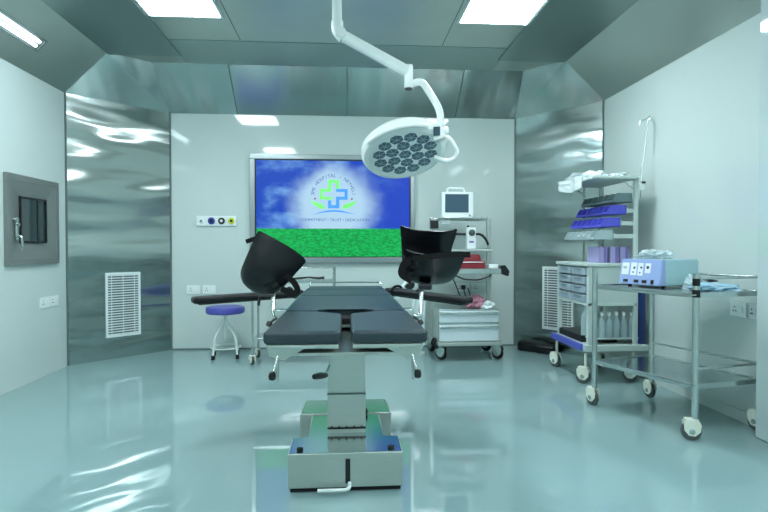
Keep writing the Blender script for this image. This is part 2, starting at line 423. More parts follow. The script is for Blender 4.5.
o = letters([('COMMITMENT \u2022 TRUST \u2022 DEDICATION', x, z, 0, 0.046)], 'logo_motto', M['ltext'], scr, LY, face_front)

# ------------------------------------------------------------------ wall fittings
t = thing('gas_outlet_panel', 'white wall plate with a row of four round coloured outlets left of the screen', 'outlet panel', (-1.486, YB, 1.43))
MB().box((-1.486, YB-0.012, 1.489), (0.45, 0.024, 0.115), b=0.006).build('plate', M['plate'], t)
for k, (cx, m1, m2, r) in enumerate(((-1.652, 'plate', 'dark', 0.022), (-1.537, 'blue', 'black', 0.040), (-1.423, 'black', 'plate', 0.038), (-1.312, 'yellow', 'black', 0.036))):
    n = MB().lathe([(r, 0), (r, 0.012), (r*0.8, 0.018), (r*0.55, 0.018), (r*0.5, 0.008)], mtx=Matrix.Translation((cx, YB-0.024, 1.489)) @ Matrix.Rotation(PI/2, 4, 'X')).build('outlet', M[m1], t)
    n['label'] = ('small grey outlet', 'blue ringed outlet', 'black ringed outlet', 'yellow ringed outlet')[k]
    MB().cyl((cx, YB-0.033, 1.489), (cx, YB-0.045, 1.489), r*0.42).build('socket_core', M[m2], n)
def socket(p, nrm, label, w=0.15, h=0.10, holes=True, group='white wall sockets'):
    nrm = Vector(nrm); side = Vector((-nrm.y, nrm.x, 0)); p = Vector(p)
    t = thing('wall_socket', label, 'socket', p, group)
    rz = math.atan2(side.y, side.x)
    MB().box(p+nrm*0.006, (w, 0.012, h), rz=rz, b=0.004).build('plate', M['plate'], t)
    MB().box(p+nrm*0.014+side*w*0.2, (w*0.22, 0.006, h*0.45), rz=rz, b=0.002).build('switch', M['plate'], t)
    b = MB()
    for dx, dz in ((-0.2, 0.15), (-0.28, -0.12), (-0.12, -0.12)):
        q = p+side*w*dx+Vector((0, 0, h*dz)); b.cyl(q+nrm*0.010, q+nrm*0.0135, 0.006, n=10)
    b.build('pin_holes', M['greyrub'], t)
    return t
socket((-1.752, YB, 0.697), (0, -1, 0), 'left one of two white sockets on the back wall beside the stool')
socket((-1.571, YB, 0.697), (0, -1, 0), 'right one of two white sockets on the back wall beside the stool')
socket((1.395, YB, 0.705), (0, -1, 0), 'white socket behind the monitor trolley with a black plug in it', w=0.165)
socket((1.585, YB, 0.705), (0, -1, 0), 'white socket right of the plugged one behind the monitor trolley', w=0.165)
socket((XL, 5.19, 0.677), (1, 0, 0), 'nearer white socket on the left wall beneath the steel hatch')
socket((XL, 5.352, 0.677), (1, 0, 0), 'farther white socket on the left wall, next to the steel corner panel')
socket((XR, 3.52, 0.765), (-1, 0, 0), 'larger white socket on the right wall beyond the steel trolley', w=0.155)
socket((XR, 3.378, 0.765), (-1, 0, 0), 'narrow white socket at the edge of the sliding door', w=0.075)
# steel pass-through hatch in the left wall
t = thing('pass_hatch', 'square steel pass-through hatch with small dark window on the left wall', 'hatch', (XL, 5.01, 1.035))
f = MB()
ya, yb, za, zb = 4.612, 5.414, 1.035, 1.805
for (a, b, c, d) in ((ya, yb, zb-0.055, zb), (ya, yb, za, za+0.055), (ya, ya+0.055, za+0.055, zb-0.055), (yb-0.055, yb, za+0.055, zb-0.055)):
    f.box((XL+0.016, (a+b)/2, (c+d)/2), (0.032, b-a, d-c), b=0.004)
f.build('frame', M['dsteel'], t)
f = MB(); yc, yd, zc, zd = ya+0.055, yb-0.055, za+0.055, zb-0.055
gy0, gy1, gz0, gz1 = 4.815, 5.22, 1.228, 1.625
X0, X1 = XL+0.028, XL+0.006
def fr(P, Q): f.prism([(X0, *P[0]), (X0, *P[1]), (X1, *Q[1]), (X1, *Q[0])], [(XL-0.01, *P[0]), (XL-0.01, *P[1]), (XL-0.01, *Q[1]), (XL-0.01, *Q[0])])
oc = [(yc, zc), (yd, zc), (yd, zd), (yc, zd)]; ic = [(gy0, gz0), (gy1, gz0), (gy1, gz1), (gy0, gz1)]
for k in range(4): fr((oc[k], oc[(k+1) % 4]), (ic[k], ic[(k+1) % 4]))
dr = f.build('door', M['dsteel'], t)
f = MB()
for (a, b, c, d) in ((gy0, gy1, gz1-0.014, gz1), (gy0, gy1, gz0, gz0+0.014), (gy0, gy0+0.014, gz0, gz1), (gy1-0.014, gy1, gz0, gz1)):
    f.box((XL+0.012, (a+b)/2, (c+d)/2), (0.02, b-a, d-c))
f.box((XL+0.010, 5.085, 1.426), (0.008, 0.012, 0.39))
f.build('gasket', M['black'], dr)
MB().box((XL+0.006, 5.017, 1.426), (0.006, 0.38, 0.375)).build('pane', M['glassdark'], dr)
h = MB().box((XL+0.034, 4.735, 1.33), (0.014, 0.035, 0.17), b=0.006)
h.tube([(XL+0.035, 4.735, 1.29), (XL+0.07, 4.735, 1.28), (XL+0.075, 4.74, 1.19), (XL+0.06, 4.745, 1.17)], 0.011, sub=4)
h.cyl((XL+0.03, 4.70, 1.42), (XL+0.06, 4.70, 1.42), 0.02).cyl((XL+0.03, 4.735, 1.38), (XL+0.055, 4.735, 1.38), 0.013)
h.build('handle', M['steel'], dr)
# return-air grilles in the corner panels
def air_grille(A, B, s0, s1, z0, z1, nrm, label):
    A, B = Vector((*A, 0)), Vector((*B, 0)); d = B-A; L_ = d.length; u = d.normalized(); n = Vector(nrm).normalized()
    c = A+d*(s0+s1)/2; w = L_*(s1-s0); h = z1-z0; rz = math.atan2(u.y, u.x)
    t = thing('air_grille', label, 'vent', (c.x, c.y, z0), 'white return-air grilles in the corner panels')
    f = MB()
    for s_ in (-1, 1):
        f.box(c+u*s_*(w/2-0.011)+n*0.009+Vector((0, 0, z0+h/2)), (0.022, 0.018, h), rz=rz, b=0.003)
        f.box(c+n*0.009+Vector((0, 0, (z0+z1)/2+s_*(h/2-0.011))), (w-0.044, 0.018, 0.022), rz=rz)
    f.build('frame', M['grille'], t)
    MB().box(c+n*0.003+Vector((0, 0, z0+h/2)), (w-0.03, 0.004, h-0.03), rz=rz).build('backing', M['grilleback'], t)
    f = MB(); k = 24
    for i in range(k):
        z = z0+0.03+(h-0.06)*i/(k-1)
        f.box(c+n*0.012+Vector((0, 0, z)), (w-0.04, 0.014, 0.0105), rz=rz)
    for s_ in (-0.33, 0.0, 0.33): f.box(c+u*w*s_+n*0.006+Vector((0, 0, z0+h/2)), (0.006, 0.006, h-0.04), rz=rz)
    f.build('louvres', M['grille'], t)
air_grille((XL, 5.6), (-2.0, YB), 0.335, 0.668, 0.231, 0.916, (1, -1, 0), 'white louvred air grille low on the left polished steel corner panel')
air_grille((2.03, YB), (XR, YR), 0.353, 0.703, 0.250, 0.965, (-0.87, -0.67, 0), 'white louvred air grille on the right steel corner panel, behind the drawer cart')

# ------------------------------------------------------------------ casters
def caster(x, y, parent, h, r, rz=0, m='caster', tyre='greyrub', w=0.026, hub=True):
    """housing reaching height h, wheel of radius r rolling on the floor; rz turns the wheel plane"""
    n = node('caster', parent, (x, y, 0))
    ax = Vector((math.cos(rz), math.sin(rz), 0)); fw = Vector((-ax.y, ax.x, 0)); o_ = fw*r*0.35; c = Vector((x, y, r))+o_
    b = MB()
    for s_ in (-1, 1):
        p = [(-0.9, 0.0), (-0.35, -0.5), (0.35, -0.45), (0.8, 0.1), (0.9, 1.0), (0.5, 1.35), (-0.7, 1.3), (-1.0, 0.8)]
        q0 = [c+fw*a*r*0.9+ax*s_*(w/2+0.003)+Vector((0, 0, bb*r*0.95)) for a, bb in p]
        b.prism(q0, [v+ax*s_*0.008 for v in q0])
    b.box((c.x, c.y, r+r*1.22), (w+0.02, r*1.3, r*0.25), rz=rz, b=0.004)
    if h > 2.4*r: b.cyl((x, y, 2.2*r), (x, y, h), 0.012)
    b.build('housing', M[m], n)
    prof = [(r*0.55, -w/2), (r*0.93, -w/2), (r, -w/2+0.005), (r, w/2-0.005), (r*0.93, w/2), (r*0.55, w/2)]
    mt = Matrix.Translation(c) @ Matrix.Rotation(rz, 4, 'Z') @ Matrix.Rotation(PI/2, 4, 'Y')
    MB().lathe(prof, mtx=mt, n=28).build('wheel', M[tyre], n)
    if hub:
        MB().cyl(c-ax*(w/2+0.013), c+ax*(w/2+0.013), r*0.30, n=16).build('hub', M['steel'], n)
    return n

# ------------------------------------------------------------------ operating table
T = thing('operating_table', 'operating table with black split leg pads and steel pedestal in the middle', 'operating table', (0, 3.0, 0))
MB().plan([(-0.27, 2.635), (0.27, 2.635), (0.27, 2.80), (0.19, 2.86), (0.19, 3.20), (0.255, 3.24), (0.255, 3.47), (-0.255, 3.47), (-0.255, 3.24), (-0.19, 3.20), (-0.19, 2.86), (-0.27, 2.80)], 0.0, 0.035).build('base_rubber', M['rubber'], T)
base = MB()
base.plan([(-0.280, 2.615), (0.280, 2.615), (0.280, 2.83), (-0.280, 2.83)], 0.025, 0.192, b=0.004)
base.plan([(-0.205, 2.83), (0.205, 2.83), (0.205, 3.215), (-0.205, 3.215)], 0.03, 0.192, b=0.004, inset=0.02)
base.plan([(-0.272, 3.215), (0.272, 3.215), (0.262, 3.50), (-0.262, 3.50)], 0.055, 0.202, b=0.006)
bs = base.build('base', M['brushed'], T)
MB().plan([(-0.274, 2.621), (0.274, 2.621), (0.274, 2.826), (0.198, 2.84), (0.190, 3.21), (-0.190, 3.21), (-0.198, 2.84), (-0.274, 2.826)], 0.188, 0.1955).build('base_cover', M['mirror'], bs)
MB().plan([(-0.262, 3.225), (0.262, 3.225), (0.252, 3.49), (-0.252, 3.49)], 0.199, 0.2045).build('rear_cover', M['mirror'], bs)
b = MB()
for x, y in ((-0.225, 2.66), (0.225, 2.66)): b.cyl((x, y, 0.195), (x, y, 0.206), 0.016)
b.build('cover_knob', M['rubber'], bs)
b = MB().box((0.01, 2.612, 0.105), (0.024, 0.008, 0.12), b=0.003)
b.build('pedal_slot', M['black'], bs)
b = MB().tube([(0.018, 2.61, 0.05), (0.018, 2.585, 0.035), (-0.0, 2.575, 0.030), (-0.135, 2.575, 0.030)], 0.009, sub=3)
b.build('foot_pedal', M['white'], T)
col = MB().box((0.005, 2.995, 0.30), (0.205, 0.20, 0.215), b=0.004).box((0.005, 2.995, 0.60), (0.196, 0.186, 0.42), b=0.003)
cl = col.build('column', M['brushed'], T)
MB().box((0.005, 2.995, 0.405), (0.208, 0.203, 0.008)).build('column_joint', M['seam'], cl)
b = MB().box((0.005, 2.895, 0.222), (0.206, 0.012, 0.010))
for k in range(5): b.box((-0.075+0.04*k, 2.889, 0.226), (0.010, 0.008, 0.014))
b.build('column_seal', M['black'], cl)
b = MB().box((0.005, 3.0, 0.79), (0.25, 0.5, 0.06), b=0.006).box((0.0, 2.80, 0.80), (0.40, 0.10, 0.05), b=0.004)
b.box((0.0, 3.3, 0.825), (0.46, 1.5, 0.025), b=0.004)
b.build('top_frame', M['brushed'], T)
ZT = 0.90
def pad(poly, name, z0=0.852, z1=ZT, m='pad', b=0.014): return MB().plan(poly, z0, z1, b=b).build(name, M[m], T)
lp = [(-0.290, 1.91), (-0.016, 1.91), (-0.016, 2.42), (-0.10, 2.44), (-0.13, 2.50), (-0.285, 2.515)]
pad(lp, 'leg_pad'); pad([(-x+0.004, y) for x, y in lp][::-1], 'leg_pad')
pad([(-0.283, 2.53), (-0.13, 2.53), (-0.095, 2.58), (0.095, 2.58), (0.13, 2.53), (0.283, 2.53), (0.283, 3.30), (-0.283, 3.30)], 'seat_pad')
pad([(-0.283, 3.315), (0.283, 3.315), (0.283, 3.76), (-0.283, 3.76)], 'back_pad')
pad([(-0.280, 3.78), (0.280, 3.78), (0.270, 4.07), (-0.270, 4.07)], 'head_pad')
MB().plan([(-0.125, 2.46), (0.125, 2.46), (0.10, 2.57), (-0.10, 2.57)], 0.842, 0.872, b=0.006).build('seat_cutout', M['rubber'], T)
for s in (-1, 1):
    MB().box((s*0.152, 2.2, 0.842), (0.255, 0.55, 0.016), b=0.004).build('leg_plate', M['brushed'], T)
    MB().box((s*0.305, 2.95, 0.855), (0.012, 0.78, 0.028), b=0.003).build('side_rail', M['steel'], T)
    MB().box((s*0.305, 3.72, 0.855), (0.012, 0.58, 0.028), b=0.003).build('side_rail', M['steel'], T)
    b = MB().cyl((s*0.292, 2.7, 0.855), (s*0.30, 2.7, 0.855), 0.012)
    for y in (2.62, 3.28, 3.5, 3.95): b.box((s*0.285, y, 0.848), (0.04, 0.03, 0.018))
    b.build('rail_spacer', M['steel'], T)
    # hinge lever that hangs below each leg section
    lv = MB().prism([(s*0.14, 1.97, 0.832), (s*0.285, 1.97, 0.832), (s*0.275, 1.97, 0.800), (s*0.225, 1.97, 0.785)], [(s*0.14, 2.0, 0.832), (s*0.285, 2.0, 0.832), (s*0.275, 2.0, 0.800), (s*0.225, 2.0, 0.785)])
    lv.box((s*0.250, 1.99, 0.755), (0.010, 0.022, 0.10), b=0.003)
    q = lv.build('leg_hinge', M['brushed'], T)
    MB().tube([(s*0.245, 1.975, 0.805), (s*0.258, 1.95, 0.745)], 0.0045).build('lever', M['steel'], q)
    MB().lathe([(0.0, -0.018), (0.012, -0.012), (0.014, 0.0), (0.010, 0.014), (0.0, 0.018)], c=(s*0.262, 1.946, 0.735), n=16).build('knob', M['black'], q)
MB().box((0.0, 2.30, 0.80), (0.56, 0.60, 0.012), b=0.003).build('under_plate', M['brushed'], T)
MB().box((0.0, 2.72, 0.77), (0.46, 0.42, 0.05), b=0.005).build('under_box', M['brushed'], T)
h = MB().tube([(-0.085, 2.92, 0.56), (-0.11, 2.72, 0.535)], 0.006).build('tilt_lever', M['steel'], T)
MB().tube([(-0.100, 2.75, 0.541), (-0.128, 2.66, 0.562), (-0.150, 2.60, 0.572)], [0.012, 0.018, 0.013]).build('lever_grip', M['black'], h)
b = MB().box((0.105, 3.2, 0.215), (0.05, 0.04, 0.03), b=0.008)
b.build('rear_pedal', M['rubber'], T)
# steel bow at the head end
MB().tube([(-0.27, 4.06, 0.87), (-0.27, 4.10, 0.925), (0.27, 4.10, 0.925), (0.27, 4.06, 0.87)], 0.006, sub=3).build('head_bow', M['steel'], T)

# padded arm boards
def arm_board(p0, p1, s):
    p0, p1 = Vector(p0), Vector(p1); d = (p1-p0); L_ = d.length; u = d.normalized(); rz = math.atan2(u.y, u.x)
    tilt = math.asin(u.z); R = Matrix.Rotation(rz, 4, 'Z') @ Matrix.Rotation(-tilt, 4, 'Y')
    n = node('arm_board', T, p0)
    MB().box((p0+p1)/2, (L_, 0.115, 0.045), rot=R, b=0.017, seg=3).build('board_pad', M['pad2'], n)
    MB().box((p0+p1)/2-Vector((0, 0, 0.027)), (L_*0.9, 0.08, 0.008), rot=R).build('board_plate', M['black'], n)
    MB().box(p0+u*0.02+Vector((0, 0, -0.02)), (0.07, 0.05, 0.05), rot=R, b=0.006).build('board_clamp', M['steel'], n)
    q = p0+d*0.42
    MB().lathe([(0.032, 0), (0.032, 0.01), (0.018, 0.024), (0.0, 0.026)], c=q+Vector((0, 0, 0.02)), n=16).build('strap_buckle', M['black'], n)
    v = Vector((-u.y, u.x, 0)); w = []
    q = p0+d*0.12
    w = [q+v*0.062+Vector((0, 0, -0.02)), q+v*0.055+Vector((0, 0, 0.03)), q+Vector((0, 0, 0.042)), q-v*0.055+Vector((0, 0, 0.03)), q-v*0.064+Vector((0, 0, -0.02))]
    MB().tube(w, 0.009, sub=3).build('board_strap', M['strap'], n)
arm_board((-0.315, 3.92, 0.865), (-1.0, 3.60, 0.845), -1)
arm_board((0.315, 3.98, 0.872), (0.815, 3.50, 0.838), 1)

# moulded leg holders: a saddle shell on a bent steel post
def saddle(c, a, n, Lh, W, D, flare=0.25, endcut=0.55, horn=0.0, asym=1.0):
    a = Vector(a).normalized(); n = Vector(n); n = (n-a*n.dot(a)).normalized(); w = a.cross(n); c = Vector(c)
    def f(i, j):
        v = math.sin((i-0.5)*PI); u = (j*2-1)*math.radians(104)
        ec = endcut*(1.0 if v > 0 else asym); d = D*(1-ec*(1-math.sqrt(max(0.0, 1-abs(v)**2.6)))); ww = W*(1-0.22*v*v)
        rim = abs(u)/math.radians(104)
        lift = flare*D*max(0, rim-0.82)/0.18*abs(v)**3
        ln = Lh*v*(1-0.12*math.cos(u))
        side = ww*math.sin(u)*(1+0.10*max(0, rim-0.85)/0.15)*(1+horn*abs(v)**3*rim*(1 if u < 0 else 0.15))
        return c+a*ln+w*side-n*(d*math.cos(u))+n*lift
    return MB().grid(f, 40, 28)
def leg_holder(c, a, n, post, s, Lh, W, D, strap, strap2, flare=0.3, endcut=0.55, horn=0.0, asym=1.0):
    h = node('leg_holder', T, post[0])
    sh = saddle(c, a, n, Lh, W, D, flare, endcut, horn, asym)
    sh.build('saddle', M['shell'], h, thick=0.012)
    MB().tube(post, 0.011, n=14, sub=5).build('post', M['steel'], h)
    p = Vector(post[0])
    MB().box(p, (0.05, 0.055, 0.06), b=0.006).build('clamp', M['steel'], h)
    MB().cyl(p+Vector((s*0.02, -0.02, -0.01)), p+Vector((s*0.05, -0.05, -0.03)), 0.006).cyl(p+Vector((s*0.05, -0.05, -0.03)), p+Vector((s*0.058, -0.058, -0.045)), 0.015).build('clamp_knob', M['black'], h)
    q = Vector(post[-1]); MB().box(q, (0.07, 0.06, 0.035), b=0.01).build('swivel', M['dark'], h)
    for st in strap: ribbon(st, 0.030, 0.006).build('strap', M['strap'], h)
    for st in strap2: ribbon(st, 0.022, 0.006).build('strap_end', M['strap'], h)
def ribbon(pts, w, t, up=(0, 0, 1)):
    # flat band: path with a rectangular section whose wide side follows 'up'
    pts = [Vector(p) for p in pts]; out = [pts[0]]
    for i in range(1, len(pts)-1):
        a, b_, c = pts[i-1], pts[i], pts[i+1]; k = 0.4
        p = b_+(a-b_)*k; q = b_+(c-b_)*k
        for j in range(5):
            u = j/4; out.append(p*(1-u)**2+b_*2*u*(1-u)+q*u*u)
    out.append(pts[-1]); pts = out
    m = MB(); rings = []
    for i, p in enumerate(pts):
        tg = (pts[min(i+1, len(pts)-1)]-pts[max(i-1, 0)]).normalized()
        view = Vector((0, -1, 0.1)); wd = tg.cross(view)
        wd = wd.normalized() if wd.length > 0.1 else Vector((0, 0, 1))
        nn = tg.cross(wd).normalized()
        rings.append([m.bm.verts.new(p+wd*w/2*sx+nn*t/2*sy) for sx, sy in ((-1, -1), (1, -1), (1, 1), (-1, 1))])
    for a, b_ in zip(rings, rings[1:]):
        for k in range(4): m.bm.faces.new((a[k], a[(k+1) % 4], b_[(k+1) % 4], b_[k]))
    m.bm.faces.new(rings[0][::-1]); m.bm.faces.new(rings[-1]); return m
leg_holder((-0.360, 2.86, 1.150), (0.84, 0.10, -0.50), (0.50, 0.20, 0.82),
           [(-0.318, 2.72, 0.855), (-0.36, 2.72, 0.835), (-0.365, 2.76, 0.88), (-0.370, 2.80, 0.955), (-0.385, 2.84, 0.985)], -1, 0.138, 0.125, 0.222,
           [[(-0.305, 2.755, 1.055), (-0.262, 2.76, 1.02), (-0.238, 2.76, 0.975), (-0.262, 2.76, 0.955), (-0.325, 2.76, 0.985)]],
           [[(-0.44, 2.80, 1.245), (-0.475, 2.79, 1.232), (-0.505, 2.79, 1.222)]], flare=0.06, endcut=0.70, asym=0.6)
leg_holder((0.458, 2.86, 1.175), (0.995, 0.04, -0.05), (-0.04, -0.50, 0.86),
           [(0.318, 2.72, 0.855), (0.375, 2.72, 0.835), (0.388, 2.76, 0.88), (0.395, 2.80, 0.955), (0.42, 2.84, 0.985)], 1, 0.150, 0.130, 0.20,
           [[(0.335, 2.735, 1.145), (0.40, 2.72, 1.142), (0.53, 2.72, 1.158), (0.64, 2.74, 1.155)],
            [(0.335, 2.74, 1.14), (0.295, 2.74, 1.115), (0.275, 2.74, 1.055), (0.335, 2.745, 1.02)]],
           [[(0.335, 2.74, 1.12), (0.285, 2.74, 1.085)]], flare=0.1, endcut=0.22, horn=0.5)
MB().tube([(-0.352, 2.70, 0.955), (-0.425, 2.71, 0.955), (-0.43, 2.71, 0.905)], 0.007, sub=3).build('leg_holder_lever', M['black'], T)

# ------------------------------------------------------------------ surgical lamp
S = thing('surgical_lamp', 'white surgical lamp with round head on a jointed ceiling arm above the table', 'surgical lamp', (-0.05, 3.8, ZC))
YL = 3.8
MB().lathe([(0.11, 0), (0.11, -0.03), (0.06, -0.07), (0.045, -0.07)], c=(-0.06, YL, ZC), n=28).build('ceiling_mount', M['lampwhite'], S)
MB().cyl((-0.06, YL, ZC-0.06), (-0.055, YL, 2.70), 0.034).build('drop_pole', M['lampwhite'], S)
b = MB().tube([(-0.055, YL, 2.76), (-0.055, YL, 2.69), (-0.01, YL, 2.655)], 0.042, n=18, sub=4)
b.cyl((-0.03, YL-0.05, 2.672), (-0.03, YL+0.05, 2.672), 0.036)
b.build('elbow', M['lampwhite'], S)
p0, p1 = Vector((-0.02, YL, 2.665)), Vector((0.44, YL, 2.425))
d = p1-p0; R = Matrix.Rotation(math.atan2(-d.z, d.x), 4, 'Y')
MB().box((p0+p1)/2, (d.length, 0.075, 0.072), rot=R, b=0.022, seg=3).build('spring_arm', M['lampwhite'], S)
b = MB().cyl((0.445, YL, 2.47), (0.445, YL, 2.33), 0.030).cyl((0.445, YL, 2.335), (0.445, YL, 2.31), 0.034, 0.030)
b.build('arm_joint', M['lampwhite'], S)
MB().cyl((0.445, YL, 2.312), (0.445, YL, 2.302), 0.026).build('joint_cap', M['dark'], S)
MB().tube([(0.45, YL, 2.335), (0.535, YL, 2.365), (0.61, YL, 2.26), (0.672, YL, 2.15), (0.672, YL, 1.99)], 0.026, n=16, sub=6).build('yoke', M['lampwhite'], S)
hc = Vector((0.418, YL-0.02, 1.845))
nrm = Vector((0.12, -0.46, -0.88)).normalized()          # the face looks down at the table
zax = -nrm; xax = Vector((1, 0, 0)); xax = (xax-zax*xax.dot(zax)).normalized(); yax = zax.cross(xax)
HM = Matrix(((xax.x, yax.x, zax.x, hc.x), (xax.y, yax.y, zax.y, hc.y), (xax.z, yax.z, zax.z, hc.z), (0, 0, 0, 1)))
hd = MB().lathe([(0.236, -0.004), (0.258, -0.014), (0.290, -0.004), (0.304, 0.022), (0.304, 0.062), (0.278, 0.092), (0.18, 0.110), (0.0, 0.115)], mtx=HM, n=56).build('lamp_head', M['lampwhite'], S)
MB().lathe([(0.0, 0.0), (0.238, 0.0), (0.238, 0.008), (0.0, 0.008)], mtx=HM, n=48).build('lens', M['lens'], hd)
k = 0
pods = [(0, 0)]+[(0.098*math.cos(a*PI/3+0.3), 0.098*math.sin(a*PI/3+0.3)) for a in range(6)]+[(0.186*math.cos(a*PI/6+0.1), 0.186*math.sin(a*PI/6+0.1)) for a in range(12)]
for px, py in pods:
    mt = HM @ Matrix.Translation((px, py, -0.001)) @ Matrix.Rotation(PI, 4, 'X')
    o = MB().lathe([(0.0485, 0), (0.048, 0.004), (0.042, 0.006), (0.0, 0.006)], mtx=mt, n=6 if (px, py) == (0, 0) else 7).build('led_reflector', M['pod'], hd)
b = MB()
for px, py in pods:
    for a in range(3):
        R3 = Matrix.Rotation(a*PI/3+px*9, 4, 'Z')
        mt = HM @ Matrix.Translation((px, py, -0.0078)) @ R3
        b.box((0, 0, 0), (0.09, 0.0028, 0.002), rot=Matrix.Identity(4)); 
        vs = b.bm.verts[-8:] if False else list(b.bm.verts)[-8:]
        for v in vs: v.co = mt @ v.co
b.build('reflector_ribs', M['podlite'], hd)
# curved brow along the lower front of the rim, and the side handle loop
def rim(a0, a1, r, z, rad, n=18):
    return [HM @ Vector((r*math.cos(a0+(a1-a0)*i/n), r*math.sin(a0+(a1-a0)*i/n), z)) for i in range(n+1)]
MB().tube([p for p in rim(math.radians(212), math.radians(292), 0.318, -0.012, 0.01)], 0.016, n=10).build('rim_handle', M['lampwhite'], hd)
HB = HM @ Vector((0.318, -0.05, 0.03))
q = MB().box((0.625, YL-0.18, 1.965), (0.085, 0.10, 0.12), rot=Matrix.Rotation(-0.35, 4, 'Z') @ Matrix.Rotation(-0.25, 4, 'Y'), b=0.016).build('control_box', M['lampwhite'], S)
MB().box((0.605, YL-0.236, 1.962), (0.045, 0.006, 0.06), rot=Matrix.Rotation(-0.35, 4, 'Z'), b=0.002).build('control_display', M['monscreen'], q)
MB().tube([(0.66, YL-0.03, 1.975), (0.735, YL-0.04, 1.955), (0.785, YL-0.05, 1.86), (0.765, YL-0.05, 1.815), (0.70, YL-0.06, 1.79), (0.62, YL-0.04, 1.825)], 0.016, n=12, sub=4).build('side_handle', M['lampwhite'], S)
MB().tube([(0.50, YL-0.10, 2.035), (0.60, YL-0.06, 2.02), (0.66, YL, 2.015), (0.72, YL+0.02, 2.02)], 0.030, n=14, sub=4).build('head_bracket', M['lampwhite'], S)

# ------------------------------------------------------------------ stool
sx, sy = -1.295, 5.93
t = thing('stool', 'round purple-blue topped stool with white splayed legs by the back wall', 'stool', (sx, sy, 0))
MB().lathe([(0.0, 0.475), (0.19, 0.475), (0.203, 0.488), (0.205, 0.525), (0.195, 0.545), (0.16, 0.552), (0.0, 0.553)], c=(sx, sy, 0), n=40).build('seat', M['purple'], t)
MB().lathe([(0.05, 0.45), (0.09, 0.475), (0.0, 0.476)], c=(sx, sy, 0)).cyl((sx, sy, 0.18), (sx, sy, 0.46), 0.013).build('spindle', M['white'], t)
MB().tube([(sx+0.155*math.cos(a*PI/12), sy+0.155*math.sin(a*PI/12), 0.11) for a in range(25)], 0.008, n=8).build('foot_ring', M['white'], t)
for a in (235, 325, 55, 145):
    a = math.radians(a); ca, sa = math.cos(a), math.sin(a)
    l = MB().tube([(sx+0.012*ca, sy+0.012*sa, 0.40), (sx+0.03*ca, sy+0.03*sa, 0.36), (sx+0.15*ca, sy+0.15*sa, 0.24), (sx+0.175*ca, sy+0.175*sa, 0.03)], 0.012, sub=4).build('leg', M['white'], t)
    MB().cyl((sx+0.176*ca, sy+0.176*sa, 0.0), (sx+0.176*ca, sy+0.176*sa, 0.045), 0.019, 0.016).build('rubber_foot', M['rubber'], l)

# ------------------------------------------------------------------ steel trolley behind the table (left)
t = thing('instrument_trolley', 'slim steel instrument trolley with guard rail behind the left of the table', 'trolley', (-0.51, 5.68, 0))
xa, xb, ya, yb = -0.935, -0.118, 5.50, 5.86
for (x, y) in ((xa, ya), (xb, ya), (xa, yb), (xb, yb)):
    MB().cyl((x, y, 0.10), (x, y, 0.975), 0.0125).build('post', M['steel'], t)
    caster(x, y, t, 0.12, 0.042, rz=0.5)
MB().box(((xa+xb)/2, (ya+yb)/2, 0.838), (xb-xa, yb-ya, 0.018), b=0.004).build('shelf', M['steel'], t)
MB().box(((xa+xb)/2, (ya+yb)/2, 0.26), (xb-xa, yb-ya, 0.018), b=0.004).build('shelf', M['steel'], t)
MB().tube([(xa, ya, 0.965), (xa, yb, 0.965), (xb, yb, 0.965), (xb, ya, 0.965)], 0.007, sub=0).build('guard_rail', M['steel'], t)
MB().box(((xa+xb)/2, ya, 0.838), (xb-xa+.02, 0.012, 0.03)).build('shelf_lip', M['steel'], t)
o = MB().tube([(-0.56, 5.64, 0.862), (-0.46, 5.62, 0.868), (-0.38, 5.66, 0.875), (-0.28, 5.63, 0.865), (-0.22, 5.62, 0.872)], [0.010, 0.012, 0.009, 0.014, 0.016], n=10).build('handpiece', M['black'])
tag(o, 'black cable handle lying on the slim steel instrument trolley', 'handpiece')

# ------------------------------------------------------------------ monitor trolley (right of the table)
t = thing('monitor_trolley', 'grey equipment trolley with two wide drawers and black casters below the monitor', 'trolley', (1.31, 5.8, 0))
for x in (0.965, 1.61):
    MB().box((x, 6.0, 0.83), (0.045, 0.05, 1.38), b=0.006).build('post', M['brushed'], t)
for (x, y, r_) in ((1.02, 5.60, 0.75), (1.625, 5.60, 0.7), (1.62, 6.05, 0.6), (0.98, 6.05, 0.3)):
    caster(x, y, t, 0.20, 0.066, rz=r_, m='steel', tyre='rubber', w=0.034)
MB().box((1.29, 6.0, 1.495), (0.60, 0.03, 0.03), b=0.004).build('top_bar', M['brushed'], t)
MB().box((1.285, 5.90, 1.505), (0.52, 0.24, 0.014), b=0.003).build('top_shelf', M['steel'], t)
MB().box((1.29, 5.90, 1.155), (0.60, 0.26, 0.018), b=0.004).build('middle_shelf', M['cartwhite'], t)
w = MB().box((1.30, 5.76, 0.935), (0.64, 0.52, 0.05), b=0.006).build('worktop', M['cartwhite'], t)
MB().box((1.30, 5.495, 0.937), (0.62, 0.012, 0.052), b=0.003).build('worktop_rail', M['steel'], w)
MB().prism([(1.605, 5.50, 0.995), (1.655, 5.50, 1.0), (1.70, 5.50, 0.94), (1.69, 5.50, 0.885), (1.64, 5.50, 0.90), (1.605, 5.50, 0.92)], [(1.605, 5.58, 0.995), (1.655, 5.58, 1.0), (1.70, 5.58, 0.94), (1.69, 5.58, 0.885), (1.64, 5.58, 0.90), (1.605, 5.58, 0.92)]).build('corner_handle', M['black'], t)
cx0, cx1 = 0.965, 1.60
MB().box(((cx0+cx1)/2, 5.80, 0.36), (cx1-cx0, 0.50, 0.36), b=0.005).build('cabinet', M['steel'], t)
MB().box(((cx0+cx1)/2, 5.76, 0.185), (cx1-cx0+0.04, 0.56, 0.035), b=0.005).build('chassis', M['brushed'], t)
